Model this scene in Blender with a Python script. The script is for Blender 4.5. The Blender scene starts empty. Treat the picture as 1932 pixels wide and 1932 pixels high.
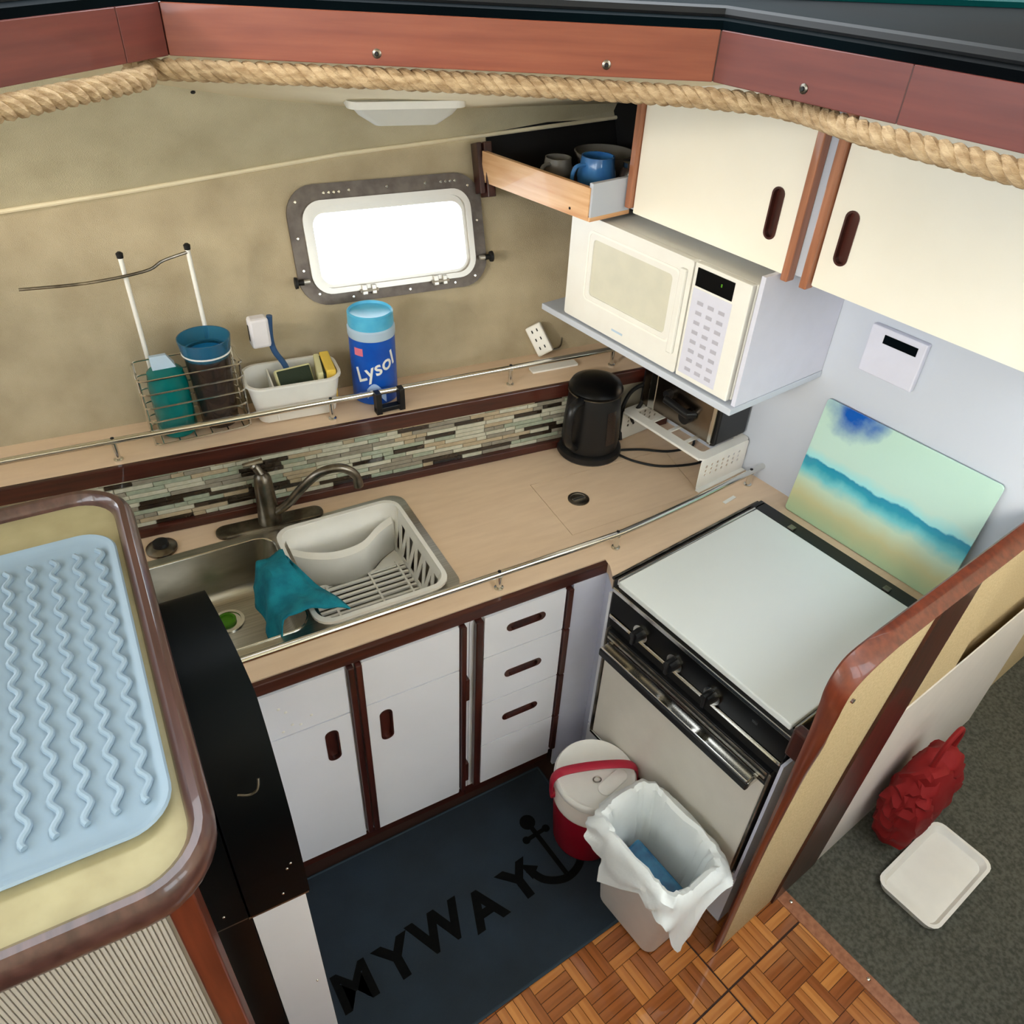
import bpy, bmesh, math, random
from mathutils import Vector, Matrix
random.seed(7)
PI = math.pi
R_ = math.radians
scene = bpy.context.scene
col = scene.collection

# ---------------------------------------------------------------- camera
def make_camera():
    pitch, roll, yaw, f = R_(38.22), .05304, R_(-30.3), 1490.0
    fw = Vector((0, math.cos(pitch), -math.sin(pitch)))
    r = Vector((1, 0, 0)); u = r.cross(fw)
    r2 = r*math.cos(roll) + u*math.sin(roll)
    u2 = -r*math.sin(roll) + u*math.cos(roll)
    Z = Matrix.Rotation(yaw, 3, 'Z')
    r2, u2, fw = Z @ r2, Z @ u2, Z @ fw
    cd = bpy.data.cameras.new('camera')
    cd.sensor_width = 36; cd.sensor_fit = 'HORIZONTAL'
    cd.lens = f/1932*36
    cd.clip_start = .02; cd.clip_end = 100
    co = bpy.data.objects.new('camera', cd)
    m = Matrix((r2, u2, -fw)).transposed().to_4x4()
    m.translation = Vector((0, 0, 2.397))
    co.matrix_world = m
    col.objects.link(co)
    scene.camera = co
make_camera()

# ---------------------------------------------------------------- world, light, exposure
w = bpy.data.worlds.new('overcast_sky'); scene.world = w; w.use_nodes = True
bg = w.node_tree.nodes['Background']
bg.inputs[0].default_value = (.86, .94, 1.0, 1); bg.inputs[1].default_value = 6.0
scene.view_settings.view_transform = 'Standard'
scene.view_settings.look = 'None'
scene.view_settings.gamma = 1
scene.view_settings.use_curve_mapping = False
scene.view_settings.exposure = 0.27

sun = bpy.data.lights.new('sun', 'SUN'); sun.energy = 1.7; sun.angle = R_(9); sun.color = (1, .9, .74)
so = bpy.data.objects.new('sun', sun); col.objects.link(so)
so.rotation_euler = Vector((1.0, .45, -.27)).to_track_quat('-Z', 'Y').to_euler()

# ---------------------------------------------------------------- materials
def lin(c):
    return tuple(((x/255)/12.92 if x/255 <= .04045 else ((x/255+.055)/1.055)**2.4) for x in c) + (1,)
def mat(name, c, rough=.5, metal=0, c2=None, scale=20, stretch=(1, 1, 1), bump=0, bscale=None, detail=4,
        spec=.5, trans=0, coat=0, alpha=1, ior=1.45, lo=.35, hi=.65):
    m = bpy.data.materials.new(name); m.use_nodes = True
    nt = m.node_tree; n = nt.nodes; b = n['Principled BSDF']
    b.inputs['Base Color'].default_value = lin(c); b.inputs['Roughness'].default_value = rough
    b.inputs['Metallic'].default_value = metal; b.inputs['Specular IOR Level'].default_value = spec
    b.inputs['Transmission Weight'].default_value = trans; b.inputs['Coat Weight'].default_value = coat
    b.inputs['IOR'].default_value = ior
    b.inputs['Alpha'].default_value = alpha
    tc = n.new('ShaderNodeTexCoord'); mp = n.new('ShaderNodeMapping'); nt.links.new(tc.outputs['Object'], mp.inputs[0])
    mp.inputs['Scale'].default_value = stretch
    if c2 is None: c2 = tuple(max(0, x*.985) for x in c)
    ns = n.new('ShaderNodeTexNoise'); ns.inputs['Scale'].default_value = scale; ns.inputs['Detail'].default_value = detail
    nt.links.new(mp.outputs[0], ns.inputs['Vector'])
    rp = n.new('ShaderNodeValToRGB'); rp.color_ramp.elements[0].position = lo; rp.color_ramp.elements[1].position = hi
    rp.color_ramp.elements[0].color = lin(c); rp.color_ramp.elements[1].color = lin(c2)
    nt.links.new(ns.outputs['Fac'], rp.inputs[0]); nt.links.new(rp.outputs[0], b.inputs['Base Color'])
    if bump:
        bs = n.new('ShaderNodeTexNoise'); bs.inputs['Scale'].default_value = bscale or scale; bs.inputs['Detail'].default_value = 3
        nt.links.new(mp.outputs[0], bs.inputs['Vector'])
        bp = n.new('ShaderNodeBump'); bp.inputs['Strength'].default_value = bump; bp.inputs['Distance'].default_value = .002
        nt.links.new(bs.outputs['Fac'], bp.inputs['Height']); nt.links.new(bp.outputs[0], b.inputs['Normal'])
    return m
def wood(name, c, c2, axis=0, rough=.35, coat=.3, fine=60):
    st = [fine/6]*3; st[axis] = fine/80
    return mat(name, c, rough, c2=c2, scale=6, stretch=tuple(st), bump=.1, coat=coat, lo=.3, hi=.7)
M = {}
M['fabric'] = mat('hull_fabric', (192, 178, 150), .95, c2=(168, 153, 126), scale=7, bump=.8, bscale=420, detail=8, lo=.3, hi=.75)
M['panel_fabric'] = mat('panel_fabric', (206, 196, 166), .95, c2=(188, 177, 148), scale=9, bump=.8, bscale=420, detail=8, lo=.3, hi=.75)
M['cream'] = mat('cream_liner', (238, 226, 196), .8, c2=(230, 216, 184), scale=5, bump=.2, bscale=100)
M['white'] = mat('white_laminate', (232, 233, 240), .35, c2=(228, 229, 236), scale=4)
M['warmwhite'] = mat('warm_white_laminate', (240, 236, 224), .35, c2=(236, 231, 217), scale=3)
M['wallwhite'] = mat('white_bulkhead', (192, 199, 212), .45, c2=(188, 195, 208), scale=3)
M['counter'] = mat('beige_laminate', (232, 204, 174), .42, c2=(226, 197, 167), scale=8, stretch=(1, 6, 1), detail=6)
M['darkwood_x'] = wood('dark_mahogany_x', (78, 34, 24), (48, 20, 15), 0)
M['darkwood_z'] = wood('dark_mahogany_z', (76, 32, 23), (44, 18, 14), 2)
M['redwood_x'] = wood('red_mahogany_x', (148, 80, 56), (126, 60, 42), 0)
M['redwood_dark'] = wood('red_mahogany_dark', (112, 54, 46), (92, 42, 38), 0)
M['redwood_z'] = wood('red_mahogany_z', (116, 54, 34), (84, 36, 24), 2)
M['tanwood_z'] = wood('tan_teak_z', (176, 118, 88), (140, 88, 62), 2)
M['pine'] = wood('pine_board', (232, 190, 142), (206, 150, 102), 0)
M['steel'] = mat('brushed_steel', (196, 192, 182), .28, 1, c2=(176, 172, 162), scale=8, stretch=(1, 30, 1))
M['chrome'] = mat('chrome', (222, 220, 214), .15, 1)
M['pewter'] = mat('tarnished_chrome', (150, 142, 130), .3, 1, c2=(96, 90, 82), scale=20)
M['bronze'] = mat('bronze_frame', (112, 104, 98), .45, .6, c2=(92, 84, 80), scale=30)
M['alu'] = mat('aluminium_frame', (205, 202, 196), .35, .7)
M['black'] = mat('black_gloss', (5, 5, 6), .3, spec=.2)
M['blackmatt'] = mat('black_matt', (16, 16, 18), .6)
M['blackpl'] = mat('black_plastic', (20, 20, 22), .35)
M['blackpanel'] = mat('black_formica', (3, 5, 7), .45, spec=.14, c2=(3, 10, 13), scale=3)
M['dash'] = mat('dash_vinyl', (4, 6, 8), .9, spec=.03, c2=(4, 14, 18), scale=2)
M['teal_reflection'] = mat('teal_reflection', (4, 60, 60), .8, spec=.03)
M['enamel'] = mat('white_enamel', (226, 230, 228), .3, c2=(222, 226, 224), scale=3)
M['ovenwhite'] = mat('oven_door_white', (222, 216, 206), .3)
M['plastic'] = mat('white_plastic', (238, 236, 230), .4)
M['microwave'] = mat('microwave_cream', (226, 226, 221), .35, c2=(224, 223, 218))
M['mwglass'] = mat('microwave_window', (206, 204, 188), .3, c2=(200, 199, 184))
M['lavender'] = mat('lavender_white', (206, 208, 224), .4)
M['bag'] = mat('bin_liner', (232, 236, 236), .4, bump=.9, bscale=45, spec=.6)
M['bin'] = mat('bin_plastic', (224, 216, 208), .45)
M['red'] = mat('red_plastic', (150, 14, 38), .35)
M['redstrap'] = mat('dark_red_strap', (172, 28, 54), .4)
M['redcloth'] = mat('red_cloth', (128, 6, 8), .8, bump=.5, bscale=12)
M['teal'] = mat('teal_microfibre', (22, 140, 160), .95, c2=(12, 112, 134), scale=25, bump=.8, bscale=300)
M['tealglass'] = mat('teal_plastic', (0, 130, 128), .2, c2=(0, 118, 116), trans=.25)
M['blueplastic'] = mat('blue_translucent', (70, 150, 190), .15, trans=.7)
M['blueliq'] = mat('blue_insert', (20, 130, 200), .3)
M['smoke'] = mat('smoky_plastic', (120, 100, 92), .2, trans=.85)
M['clear'] = mat('clear_plastic', (235, 235, 230), .08, trans=.95)
M['glass'] = mat('window_glass', (255, 255, 255), .0, trans=1, ior=1.02, c2=(255, 255, 255))
M['lampglass'] = mat('lamp_diffuser', (232, 232, 226), .4, trans=.2)
M['wipeblue'] = mat('canister_blue', (14, 88, 190), .35, c2=(10, 76, 176))
M['capblue'] = mat('cap_blue', (96, 190, 226), .3, c2=(76, 172, 216))
M['capclear'] = mat('canister_rim', (178, 200, 220), .3)
M['yellow'] = mat('yellow_sponge', (232, 196, 84), .95, bump=.8, bscale=150)
M['scour'] = mat('dark_green_scourer', (44, 54, 40), .95, bump=.8, bscale=200)
M['spongecream'] = mat('cream_sponge', (214, 208, 160), .95, bump=.5, bscale=150)
M['bluebrush'] = mat('brush_blue', (50, 84, 128), .4)
M['bristle'] = mat('white_bristle', (226, 222, 226), .8)
M['mug'] = mat('blue_glaze', (70, 132, 196), .15, coat=.6, c2=(50, 108, 176))
M['mugin'] = mat('mug_inside', (30, 70, 96), .2)
M['greyware'] = mat('grey_glass_ware', (140, 136, 128), .15, trans=.3)
M['green'] = mat('green_strainer', (76, 140, 16), .5)
M['mat'] = mat('navy_mat', (32, 43, 54), .98, c2=(28, 36, 44), scale=6, bump=.6, bscale=380)
M['matedge'] = mat('mat_binding', (44, 58, 68), .95)
M['print'] = mat('black_print', (10, 11, 11), .98, c2=(14, 14, 13), scale=60, spec=.05)
M['carpet'] = mat('grey_carpet', (98, 98, 88), 1, c2=(70, 70, 62), scale=90, bump=1, bscale=500)
M['rope'] = mat('manila_rope', (204, 176, 138), .95, c2=(162, 132, 96), scale=40, bump=1, bscale=300, stretch=(1, 1, 3))
M['ribbed'] = mat('ribbed_vinyl', (186, 178, 168), .85)
M['beigetex'] = mat('beige_textured_vinyl', (204, 182, 142), .85, c2=(188, 166, 126), scale=160, bump=.5, bscale=220)
M['creamtop'] = mat('cream_table_laminate', (180, 169, 130), .5, c2=(170, 158, 120), scale=20)
M['paleblue'] = mat('pale_blue_plastic', (146, 166, 182), .4)
M['rim'] = wood('table_fiddle_wood', (92, 62, 56), (66, 42, 38), 1, rough=.28, coat=.5)
M['grout'] = mat('grout', (176, 168, 150), .8)
M['base'] = mat('dark_subfloor', (50, 26, 16), .7)
M['keyprint'] = mat('key_print', (172, 172, 186), .5)
M['hole'] = mat('dark_hole_and_shade', (8, 6, 6), .8)
tile_mats = [mat('glass_tile_pale', (200, 198, 180), .12, coat=.5, c2=(186, 184, 164), scale=60),
             mat('glass_tile_sage', (166, 174, 154), .12, coat=.5, c2=(150, 160, 142), scale=60),
             mat('stone_tile_grey', (150, 144, 130), .35, c2=(136, 130, 116), scale=60),
             mat('stone_tile_sand', (184, 168, 140), .4, c2=(172, 156, 130), scale=60),
             mat('glass_tile_dark', (52, 40, 30), .15, coat=.5, c2=(38, 30, 24), scale=60)]
par_mats = [wood('parquet_honey', (194, 126, 64), (168, 102, 48), 0, rough=.22, coat=1),
            wood('parquet_brown', (160, 94, 46), (134, 74, 34), 0, rough=.22, coat=1),
            wood('parquet_amber', (214, 146, 78), (184, 116, 56), 0, rough=.22, coat=1)]

# ---------------------------------------------------------------- mesh helpers
class B:
    def __init__(s): s.b = bmesh.new(); s.T = Matrix()
    def v(s, p): return s.b.verts.new(s.T @ Vector(p))
    def f(s, vs):
        try: return s.b.faces.new(vs)
        except ValueError: return None
    def box(s, x0, x1, y0, y1, z0, z1, bev=0):
        vs = [s.v((x, y, z)) for z in (z0, z1) for x, y in ((x0, y0), (x1, y0), (x1, y1), (x0, y1))]
        fs = [s.f([vs[i] for i in q]) for q in ((3, 2, 1, 0), (4, 5, 6, 7), (0, 1, 5, 4), (1, 2, 6, 5), (2, 3, 7, 6), (3, 0, 4, 7))]
        if bev:
            es = list({e for f in fs for e in f.edges})
            bmesh.ops.bevel(s.b, geom=es, offset=bev, segments=2, profile=.5, affect='EDGES')
        return s
    def prism(s, pts, a0, a1, axis='z'):
        """extrude 2D polygon between a0 and a1 along axis"""
        def mk(p, a):
            return {'z': (p[0], p[1], a), 'y': (p[0], a, p[1]), 'x': (a, p[0], p[1])}[axis]
        lo = [s.v(mk(p, a0)) for p in pts]; hi = [s.v(mk(p, a1)) for p in pts]
        n = len(pts)
        s.f(lo[::-1]); s.f(hi)
        for i in range(n): s.f([lo[i], lo[(i+1) % n], hi[(i+1) % n], hi[i]])
        return s
    def ring(s, outer, inner, a0, a1, axis='z'):
        """frame between two polygons of the same count"""
        def mk(p, a):
            return {'z': (p[0], p[1], a), 'y': (p[0], a, p[1]), 'x': (a, p[0], p[1])}[axis]
        L = [[s.v(mk(p, a)) for p in q] for q, a in ((outer, a0), (outer, a1), (inner, a1), (inner, a0))]
        n = len(outer)
        for k in range(4):
            A, C = L[k], L[(k+1) % 4]
            for i in range(n): s.f([A[i], A[(i+1) % n], C[(i+1) % n], C[i]])
        return s
    def loft(s, rings, cap0=True, cap1=True, closed=True):
        vs = [[s.v(p) for p in r] for r in rings]
        n = len(vs[0])
        for A, C in zip(vs, vs[1:]):
            for i in range(n if closed else n-1): s.f([A[i], A[(i+1) % n], C[(i+1) % n], C[i]])
        if cap0 and closed: s.f(vs[0][::-1])
        if cap1 and closed: s.f(vs[-1])
        return s
    def lathe(s, prof, cx=0, cy=0, seg=28, sx=1, sy=1):
        rings = [[(cx+r*sx*math.cos(2*PI*i/seg), cy+r*sy*math.sin(2*PI*i/seg), z) for i in range(seg)] for r, z in prof]
        return s.loft(rings)
    def tube(s, pts, r, seg=8, closed=False, flat=1):
        pts = [Vector(p) for p in pts]; n = len(pts); rings = []
        up = Vector((0, 0, 1)); prev = None
        for i, p in enumerate(pts):
            if closed: t = pts[(i+1) % n]-pts[i-1]
            else: t = pts[min(i+1, n-1)]-pts[max(i-1, 0)]
            if t.length < 1e-9: t = Vector((0, 0, 1))
            t.normalize()
            if prev is None:
                a = up if abs(t.z) < .9 else Vector((1, 0, 0))
            else: a = prev
            a = (a - t*a.dot(t)).normalized(); prev = a; c = t.cross(a)
            rr = r[i] if isinstance(r, (list, tuple)) else r
            rings.append([p + a*(rr*math.cos(2*PI*k/seg)*flat) + c*(rr*math.sin(2*PI*k/seg)) for k in range(seg)])
        if closed: rings.append(rings[0]); return s.loft(rings, False, False)
        return s.loft(rings)
    def cyl(s, p0, p1, r, seg=16, r1=None): return s.tube([p0, p1], [r, r if r1 is None else r1], seg)
    def build(s, name, m, parent=None, smooth=False, loc=None, bevel=0):
        bmesh.ops.recalc_face_normals(s.b, faces=s.b.faces)
        me = bpy.data.meshes.new(name); s.b.to_mesh(me); s.b.free()
        if m is not None: me.materials.append(M[m] if isinstance(m, str) else m)
        if smooth:
            for p in me.polygons: p.use_smooth = True
            try: me.set_sharp_from_angle(angle=R_(40))
            except Exception: pass
        o = bpy.data.objects.new(name, me); col.objects.link(o)
        if parent: o.parent = parent
        if loc: o.location = loc
        if bevel:
            md = o.modifiers.new('bevel', 'BEVEL'); md.width = bevel; md.segments = 2; md.limit_method = 'ANGLE'; md.angle_limit = R_(40)
        return o
def rrect(x0, x1, y0, y1, r, seg=6):
    p = []
    for cx, cy, a in ((x1-r, y1-r, 0), (x0+r, y1-r, 90), (x0+r, y0+r, 180), (x1-r, y0+r, 270)):
        for i in range(seg+1):
            t = R_(a+90*i/seg); p.append((cx+r*math.cos(t), cy+r*math.sin(t)))
    return p
def plate(outer, holes, z0, z1):
    """flat plate with holes"""
    s = B(); b = s.b
    loops = []
    for poly in [outer]+holes:
        vs = [b.verts.new((x, y, z1)) for x, y in poly]
        es = [b.edges.new((vs[i], vs[(i+1) % len(vs)])) for i in range(len(vs))]
        loops.append((vs, es))
    bmesh.ops.triangle_fill(b, use_beauty=True, use_dissolve=False, edges=[e for l in loops for e in l[1]])
    top = list(b.faces)
    r = bmesh.ops.extrude_face_region(b, geom=top)
    for v in r['geom']:
        if isinstance(v, bmesh.types.BMVert): v.co.z = z0
    return s
def smoothpath(pts, n=8, closed=False):
    pts = [Vector(p) for p in pts]; out = []; N = len(pts)
    rng = range(N) if closed else range(N-1)
    for i in rng:
        if closed: p0, p1, p2, p3 = pts[i-1], pts[i], pts[(i+1) % N], pts[(i+2) % N]
        else: p0, p1, p2, p3 = pts[max(i-1, 0)], pts[i], pts[i+1], pts[min(i+2, N-1)]
        for k in range(n):
            t = k/n
            out.append(.5*((2*p1)+(p2-p0)*t+(2*p0-5*p1+4*p2-p3)*t*t+(3*p1-p0-3*p2+p3)*t**3))
    if not closed: out.append(pts[-1])
    return out
def thing(name, label, cat, loc=(0, 0, 0), rz=0, group=None, rot=None):
    o = bpy.data.objects.new(name, None); col.objects.link(o); o.empty_display_size = .05
    o.location = loc; o.rotation_euler = rot if rot else (0, 0, rz)
    o['label'] = label; o['category'] = cat
    if group: o['group'] = group
    return o
def tag(o, label, cat, group=None):
    o['label'] = label; o['category'] = cat
    if group: o['group'] = group
    return o
def struct(o): o['kind'] = 'structure'; return o
def structroot(name, loc=(0, 0, 0), rot=(0, 0, 0)):
    o = bpy.data.objects.new(name, None); col.objects.link(o); o.empty_display_size = .05
    o.location = loc; o.rotation_euler = rot; o['kind'] = 'structure'; return o
def clone(o, parent, name=None):
    c = o.copy(); col.objects.link(c); c.parent = parent
    return c
def text_mesh(name, s, size, extrude, m, parent, loc, rot, offset=0, shear=0):
    cu = bpy.data.curves.new(name, 'FONT'); cu.body = s; cu.size = size; cu.extrude = extrude; cu.offset = offset
    cu.align_x = 'CENTER'; cu.align_y = 'CENTER'; cu.resolution_u = 3; cu.shear = shear
    t = bpy.data.objects.new(name, cu)
    me = bpy.data.meshes.new_from_object(t); bpy.data.objects.remove(t)
    me.materials.clear(); me.materials.append(M[m])
    o = bpy.data.objects.new(name, me); col.objects.link(o); o.parent = parent; o.location = loc; o.rotation_euler = rot
    return o
def screw(parent, loc, n=(0, -1, 0), r=.004, m='chrome', name='screw'):
    n = Vector(n).normalized(); p = Vector(loc)
    s = B(); s.tube([p, p+n*.0012, p+n*.0025], [r, r, r*.7], 10)
    return s.build(name, m, parent, smooth=True)

# the forward bulkhead frame: local -x runs out of the bulkhead into the galley, local y along it
W0 = Vector((1.806, 1.303, 0)); RZ = R_(8.5)
WN = Vector((math.cos(RZ), math.sin(RZ), 0)); WD = Vector((-math.sin(RZ), math.cos(RZ), 0))
def RW(d, v, z=0): p = W0 - WN*d + WD*v; return Vector((p.x, p.y, z))

# ================================================================= SETTING
# floor ------------------------------------------------------------
floor = struct(B().box(-1.6, 3.2, -1.6, 2.6, -.05, -.004).build('floor', 'base'))
protos = {}
S = .112; F = S/4; O = Vector((1.054, .46, 0))
pcount = 0; rest = B()
def strip_mesh(k):
    if k in protos: return protos[k]
    s = B(); g = .0007
    s.box(-S/2+g, S/2-g, -F/2+g, F/2-g, -.004, .0, 0)
    bmesh.ops.bevel(s.b, geom=[e for e in s.b.edges if all(v.co.z > -.001 for v in e.verts)], offset=.0006, segments=1, affect='EDGES')
    me = bpy.data.meshes.new('parquet_strip'); s.b.to_mesh(me); s.b.free(); me.materials.append(par_mats[k]); protos[k] = me
    return me
for i in range(-14, 8):
    for j in range(-12, 4):
        c = O + WN*((i+.5)*S+(.004 if i >= 0 else 0)+(.004 if i >= 3 else 0)) + WD*((j+.5)*S+(.004 if j >= 0 else 0))
        dd = -(c-W0).dot(WN); vv = (c-W0).dot(WD)
        if dd < .575 or c.y > .86: continue
        near = c.y < .72+.09*c.x and c.x > .28 and c.y > .05 and (c.x < 1.02 or vv < -.62)
        for q in range(4):
            off = (q-1.5)*F; rot = RZ + (PI/2 if (i+j) % 2 else 0)
            ax = WD if not (i+j) % 2 else -WN
            p = c + ax*off
            k = random.choice([0, 0, 1, 1, 2])
            if near and pcount < 290:
                o = bpy.data.objects.new('parquet_strip', strip_mesh(k)); col.objects.link(o); o.parent = floor
                o.location = p; o.rotation_euler = (0, 0, rot); pcount += 1
            else:
                rest.T = Matrix.Translation(p) @ Matrix.Rotation(rot, 4, 'Z')
                rest.box(-S/2+.0008, S/2-.0008, -F/2+.0008, F/2-.0008, -.004, -.0002)
o = rest.build('parquet_field', par_mats[1], floor); o['kind'] = 'stuff'
# carpet of the forward cabin + threshold
cp = [RW(.505, -2.2), RW(-1.4, -2.2), RW(-1.4, -.6), RW(.505, -.6)]
struct(B().prism([(p.x, p.y) for p in cp], -.004, .004).build('floor_carpet', 'carpet'))
tr = structroot('trim_1', tuple(RW(.52, 0)), (0, 0, RZ))
B().box(-.028, .016, -2.2, -.615, -.004, .0035, .0015).build('threshold_strip', 'tanwood_z', tr)
for v in (-.669, -.939, -1.209): screw(tr, (0, v, .0035), (0, 0, 1), .0055)

# back wall (leaning hull side), local frame: x along, z up the wall, y outboard
LEAN = R_(18)
wb = structroot('wall_back', (.967, 2.134, 1.145), (-LEAN, 0, R_(-4)))
win_hole = rrect(-.375, .125, .29, .535, .05)
s = plate([(-1.9, -.06), (.95, -.06), (.95, .735), (.161, .689), (-.244, .667), (-.82, .613), (-1.9, .53)], [win_hole], -.02, .0)
bmesh.ops.rotate(s.b, verts=s.b.verts, matrix=Matrix.Rotation(R_(90), 3, 'X'))   # xy plane -> xz plane
hw = s.build('hull_side_panel', 'fabric', wb)
# hull side below the shelf level
struct(B().box(-1.9, 1.9, 2.13, 2.16, -.0, 1.10).build('wall_back_lower', 'fabric'))
bpy.data.objects['wall_back_lower'].rotation_euler = (0, 0, 0)
# upper soffit panel and its light piping
WB = Matrix.Translation((.967, 2.134, 1.145)) @ Matrix.Rotation(R_(-4), 4, 'Z') @ Matrix.Rotation(-LEAN, 4, 'X')
fold = [WB @ Vector(p) for p in ((-1.9, -.01, .53), (-.82, -.01, .613), (-.244, -.01, .667), (.161, -.01, .689), (.95, -.01, .735))]
topc = [Vector(p) for p in ((-1.0, 2.25, 2.10), (.209, 2.214, 2.016), (.45, 2.232, 1.965), (.722, 2.266, 1.922), (1.091, 2.283, 1.891), (1.86, 2.30, 1.865))]
foldr = [fold[0], fold[1], (fold[1]+fold[2])/2, fold[2], fold[3], fold[4]]
s = B(); back = [p+Vector((0, .02, .02)) for p in foldr]; backt = [p+Vector((0, .02, .02)) for p in topc]
s.loft([foldr, topc, backt, back, foldr], closed=False)
struct(s.build('wall_upper', 'panel_fabric'))
s = B(); s.tube([p+Vector((0, -.006, -.001)) for p in fold], .006, 8); pip = s.build('trim_2', 'cream', smooth=True); struct(pip)
screw(pip, (.345, 2.205, 1.985), (0, -.7, -.7), .006, 'blackmatt', 'stud')
# beam path
bpts = [Vector((-.28, 1.11, 0)), Vector((.142, 1.453, 0)), Vector((.211, 1.509, 0)), Vector((.967, 1.091, 0)), Vector((1.023, .774, 0)), Vector((1.10, .34, 0))]
# cream ceiling between beam and soffit
s = B()
top = [Vector((-.9, 1.3, 2.2)), Vector((.142, 1.47, 2.178)), Vector((.211, 1.525, 2.178)), Vector((.63, 1.29, 2.178)), Vector((.985, 1.10, 2.178)), Vector((1.86, 1.0, 2.178))]
rows = [[a.lerp(b, t) + Vector((0, 0, -.03*math.sin(PI*t)*(-.3))) for a, b in zip(top, topc)] for t in (0, .25, .5, .75, 1)]
s.loft(rows, closed=False)
s.loft([[p+Vector((0, 0, .015)) for p in r] for r in rows], closed=False)
struct(s.build('ceiling', 'cream', smooth=True))

# forward bulkhead (right wall)
wr = structroot('wall_right', tuple(W0), (0, 0, RZ))
B().box(0, .03, -.60, 1.05, 0, 2.16).build('bulkhead_panel', 'wallwhite', wr)
# saloon shell round the camera: long side windows and a windscreen above the dash let the daylight in
wl = structroot('wall_left')
B().box(-1.66, -1.6, -1.9, 2.6, 0, 1.95).build('side_lining', 'fabric', wl)
B().box(-1.66, -1.6, -1.9, 2.6, 2.75, 3.0).build('side_header', 'cream', wl)
for y in (-1.9, -.55, .85, 2.2): B().box(-1.66, -1.6, y, y+.12 if y < 2 else 2.6, 1.95, 2.75).build('window_post_or_blank', 'cream', wl)
wk = structroot('wall_saloon')
B().box(-1.66, 3.3, -1.96, -1.9, .0, 1.95).build('aft_lining', 'cream', wk)
B().box(-1.66, 3.3, -1.96, -1.9, 2.7, 3.0).build('aft_header', 'cream', wk)
for x, x2 in ((-1.66, .9), (1.9, 2.05), (3.1, 3.3)): B().box(x, x2, -1.96, -1.9, 1.95, 2.7).build('window_post_or_blank', 'cream', wk)  # first wide piece is added, closing the aft window to shade the lower left
struct(B().box(3.2, 3.26, -1.9, 2.6, 0, 3.0).build('wall_starboard', 'cream'))
struct(plate([(-1.66, -1.96), (3.26, -1.96), (3.26, 1.35), (-1.66, 1.35)], [[(.7, -1.1), (2.3, -1.1), (2.3, -.15), (.7, -.15)], [(2.2, .0), (3.15, .0), (3.15, 1.0), (2.2, 1.0)]], 3.0, 3.04).build('ceiling_saloon', 'cream'))  # unseen hatch openings added for overhead light and a glare on the parquet
struct(B().box(-1.6, 3.2, -1.9, -.22, .80, .84).build('floor_saloon', 'carpet'))
struct(B().box(-1.6, 3.2, -.24, -.22, 0, .80).build('wall_step', 'darkwood_x'))
wf = structroot('wall_cabin', tuple(W0), (0, 0, RZ))
B().box(1.3, 1.33, -2.2, -.5, 0, 2.16).build('cabin_lining', 'beigetex', wf)
B().box(.03, 1.3, -.60, -.57, 0, 2.16).build('cabin_side', 'beigetex', wf)

# backsplash of glass mosaic -----------------------------------------
bsd = Vector((math.cos(R_(-4.3)), math.sin(R_(-4.3)), 0))
bs = structroot('wall_backsplash', (-.034, 2.001, .9), (0, 0, R_(-4.3)))
B().box(-1.5, 1.78, .004, .02, 0, .21).build('grout_bed', 'grout', bs)
tp = {}
rows_n = 12; rh = .1700/rows_n; z = .0305; tcount = 0
rest = [B() for _ in range(5)]
for r in range(rows_n):
    x = -.30 - random.random()*.1
    while x < 1.35:
        L = random.choice([.035, .07, .10, .10, .14])
        dark = (random.random() < .125)
        k = 4 if dark else random.choice([0, 0, 1, 2, 3])
        if dark: L = random.choice([.07, .10, .12])
        key = (k, L)
        if key not in tp:
            t = B(); t.box(0, L-.0018, -.002, .006, 0, rh-.0018, .0008); me = bpy.data.meshes.new('tile'); t.b.to_mesh(me); t.b.free()
            me.materials.append(tile_mats[k]); tp[key] = me
        if tcount < 298:
            o = bpy.data.objects.new('tile', tp[key]); col.objects.link(o); o.parent = bs
            o.location = (x, random.uniform(-.0012, .0008), z+r*rh); tcount += 1
        else:
            rest[k].box(x, x+L-.0018, -.002, .006, z+r*rh, z+r*rh+rh-.0018)
        x += L
for r in range(rows_n):
    for x0, x1 in ((-1.4, -.42),):
        x = x0
        while x < x1:
            k = 4 if random.random() < .17 else random.choice([0, 0, 1, 2, 3]); L = random.choice([.07, .1, .12])
            rest[k].box(x, x+L-.0018, -.002, .006, z+r*rh, z+r*rh+rh-.0018); x += L
for k, b in enumerate(rest):
    if len(b.b.verts):
        o = b.build('tile_field', tile_mats[k], bs); o['kind'] = 'stuff'
    else: b.b.free()
t3 = structroot('trim_3', (-.034, 2.001, .9), (0, 0, R_(-4.3)))
B().box(-1.5, 1.75, -.018, .004, .001, .03, .003).build('lower_batten', 'darkwood_x', t3)

# shelf ledge behind the counter --------------------------------------
lg = thing('ledge_shelf', 'long beige laminate ledge with dark wood edge under the porthole', 'shelf', (-.034, 2.001, 1.1), R_(-4.3))
B().box(-1.5, 1.70, .0, .30, .0, .045).build('ledge_top', 'counter', lg)
B().box(-1.5, 1.70, -.016, .0, -.002, .047, .003).build('edge_trim', 'darkwood_x', lg)
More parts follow.
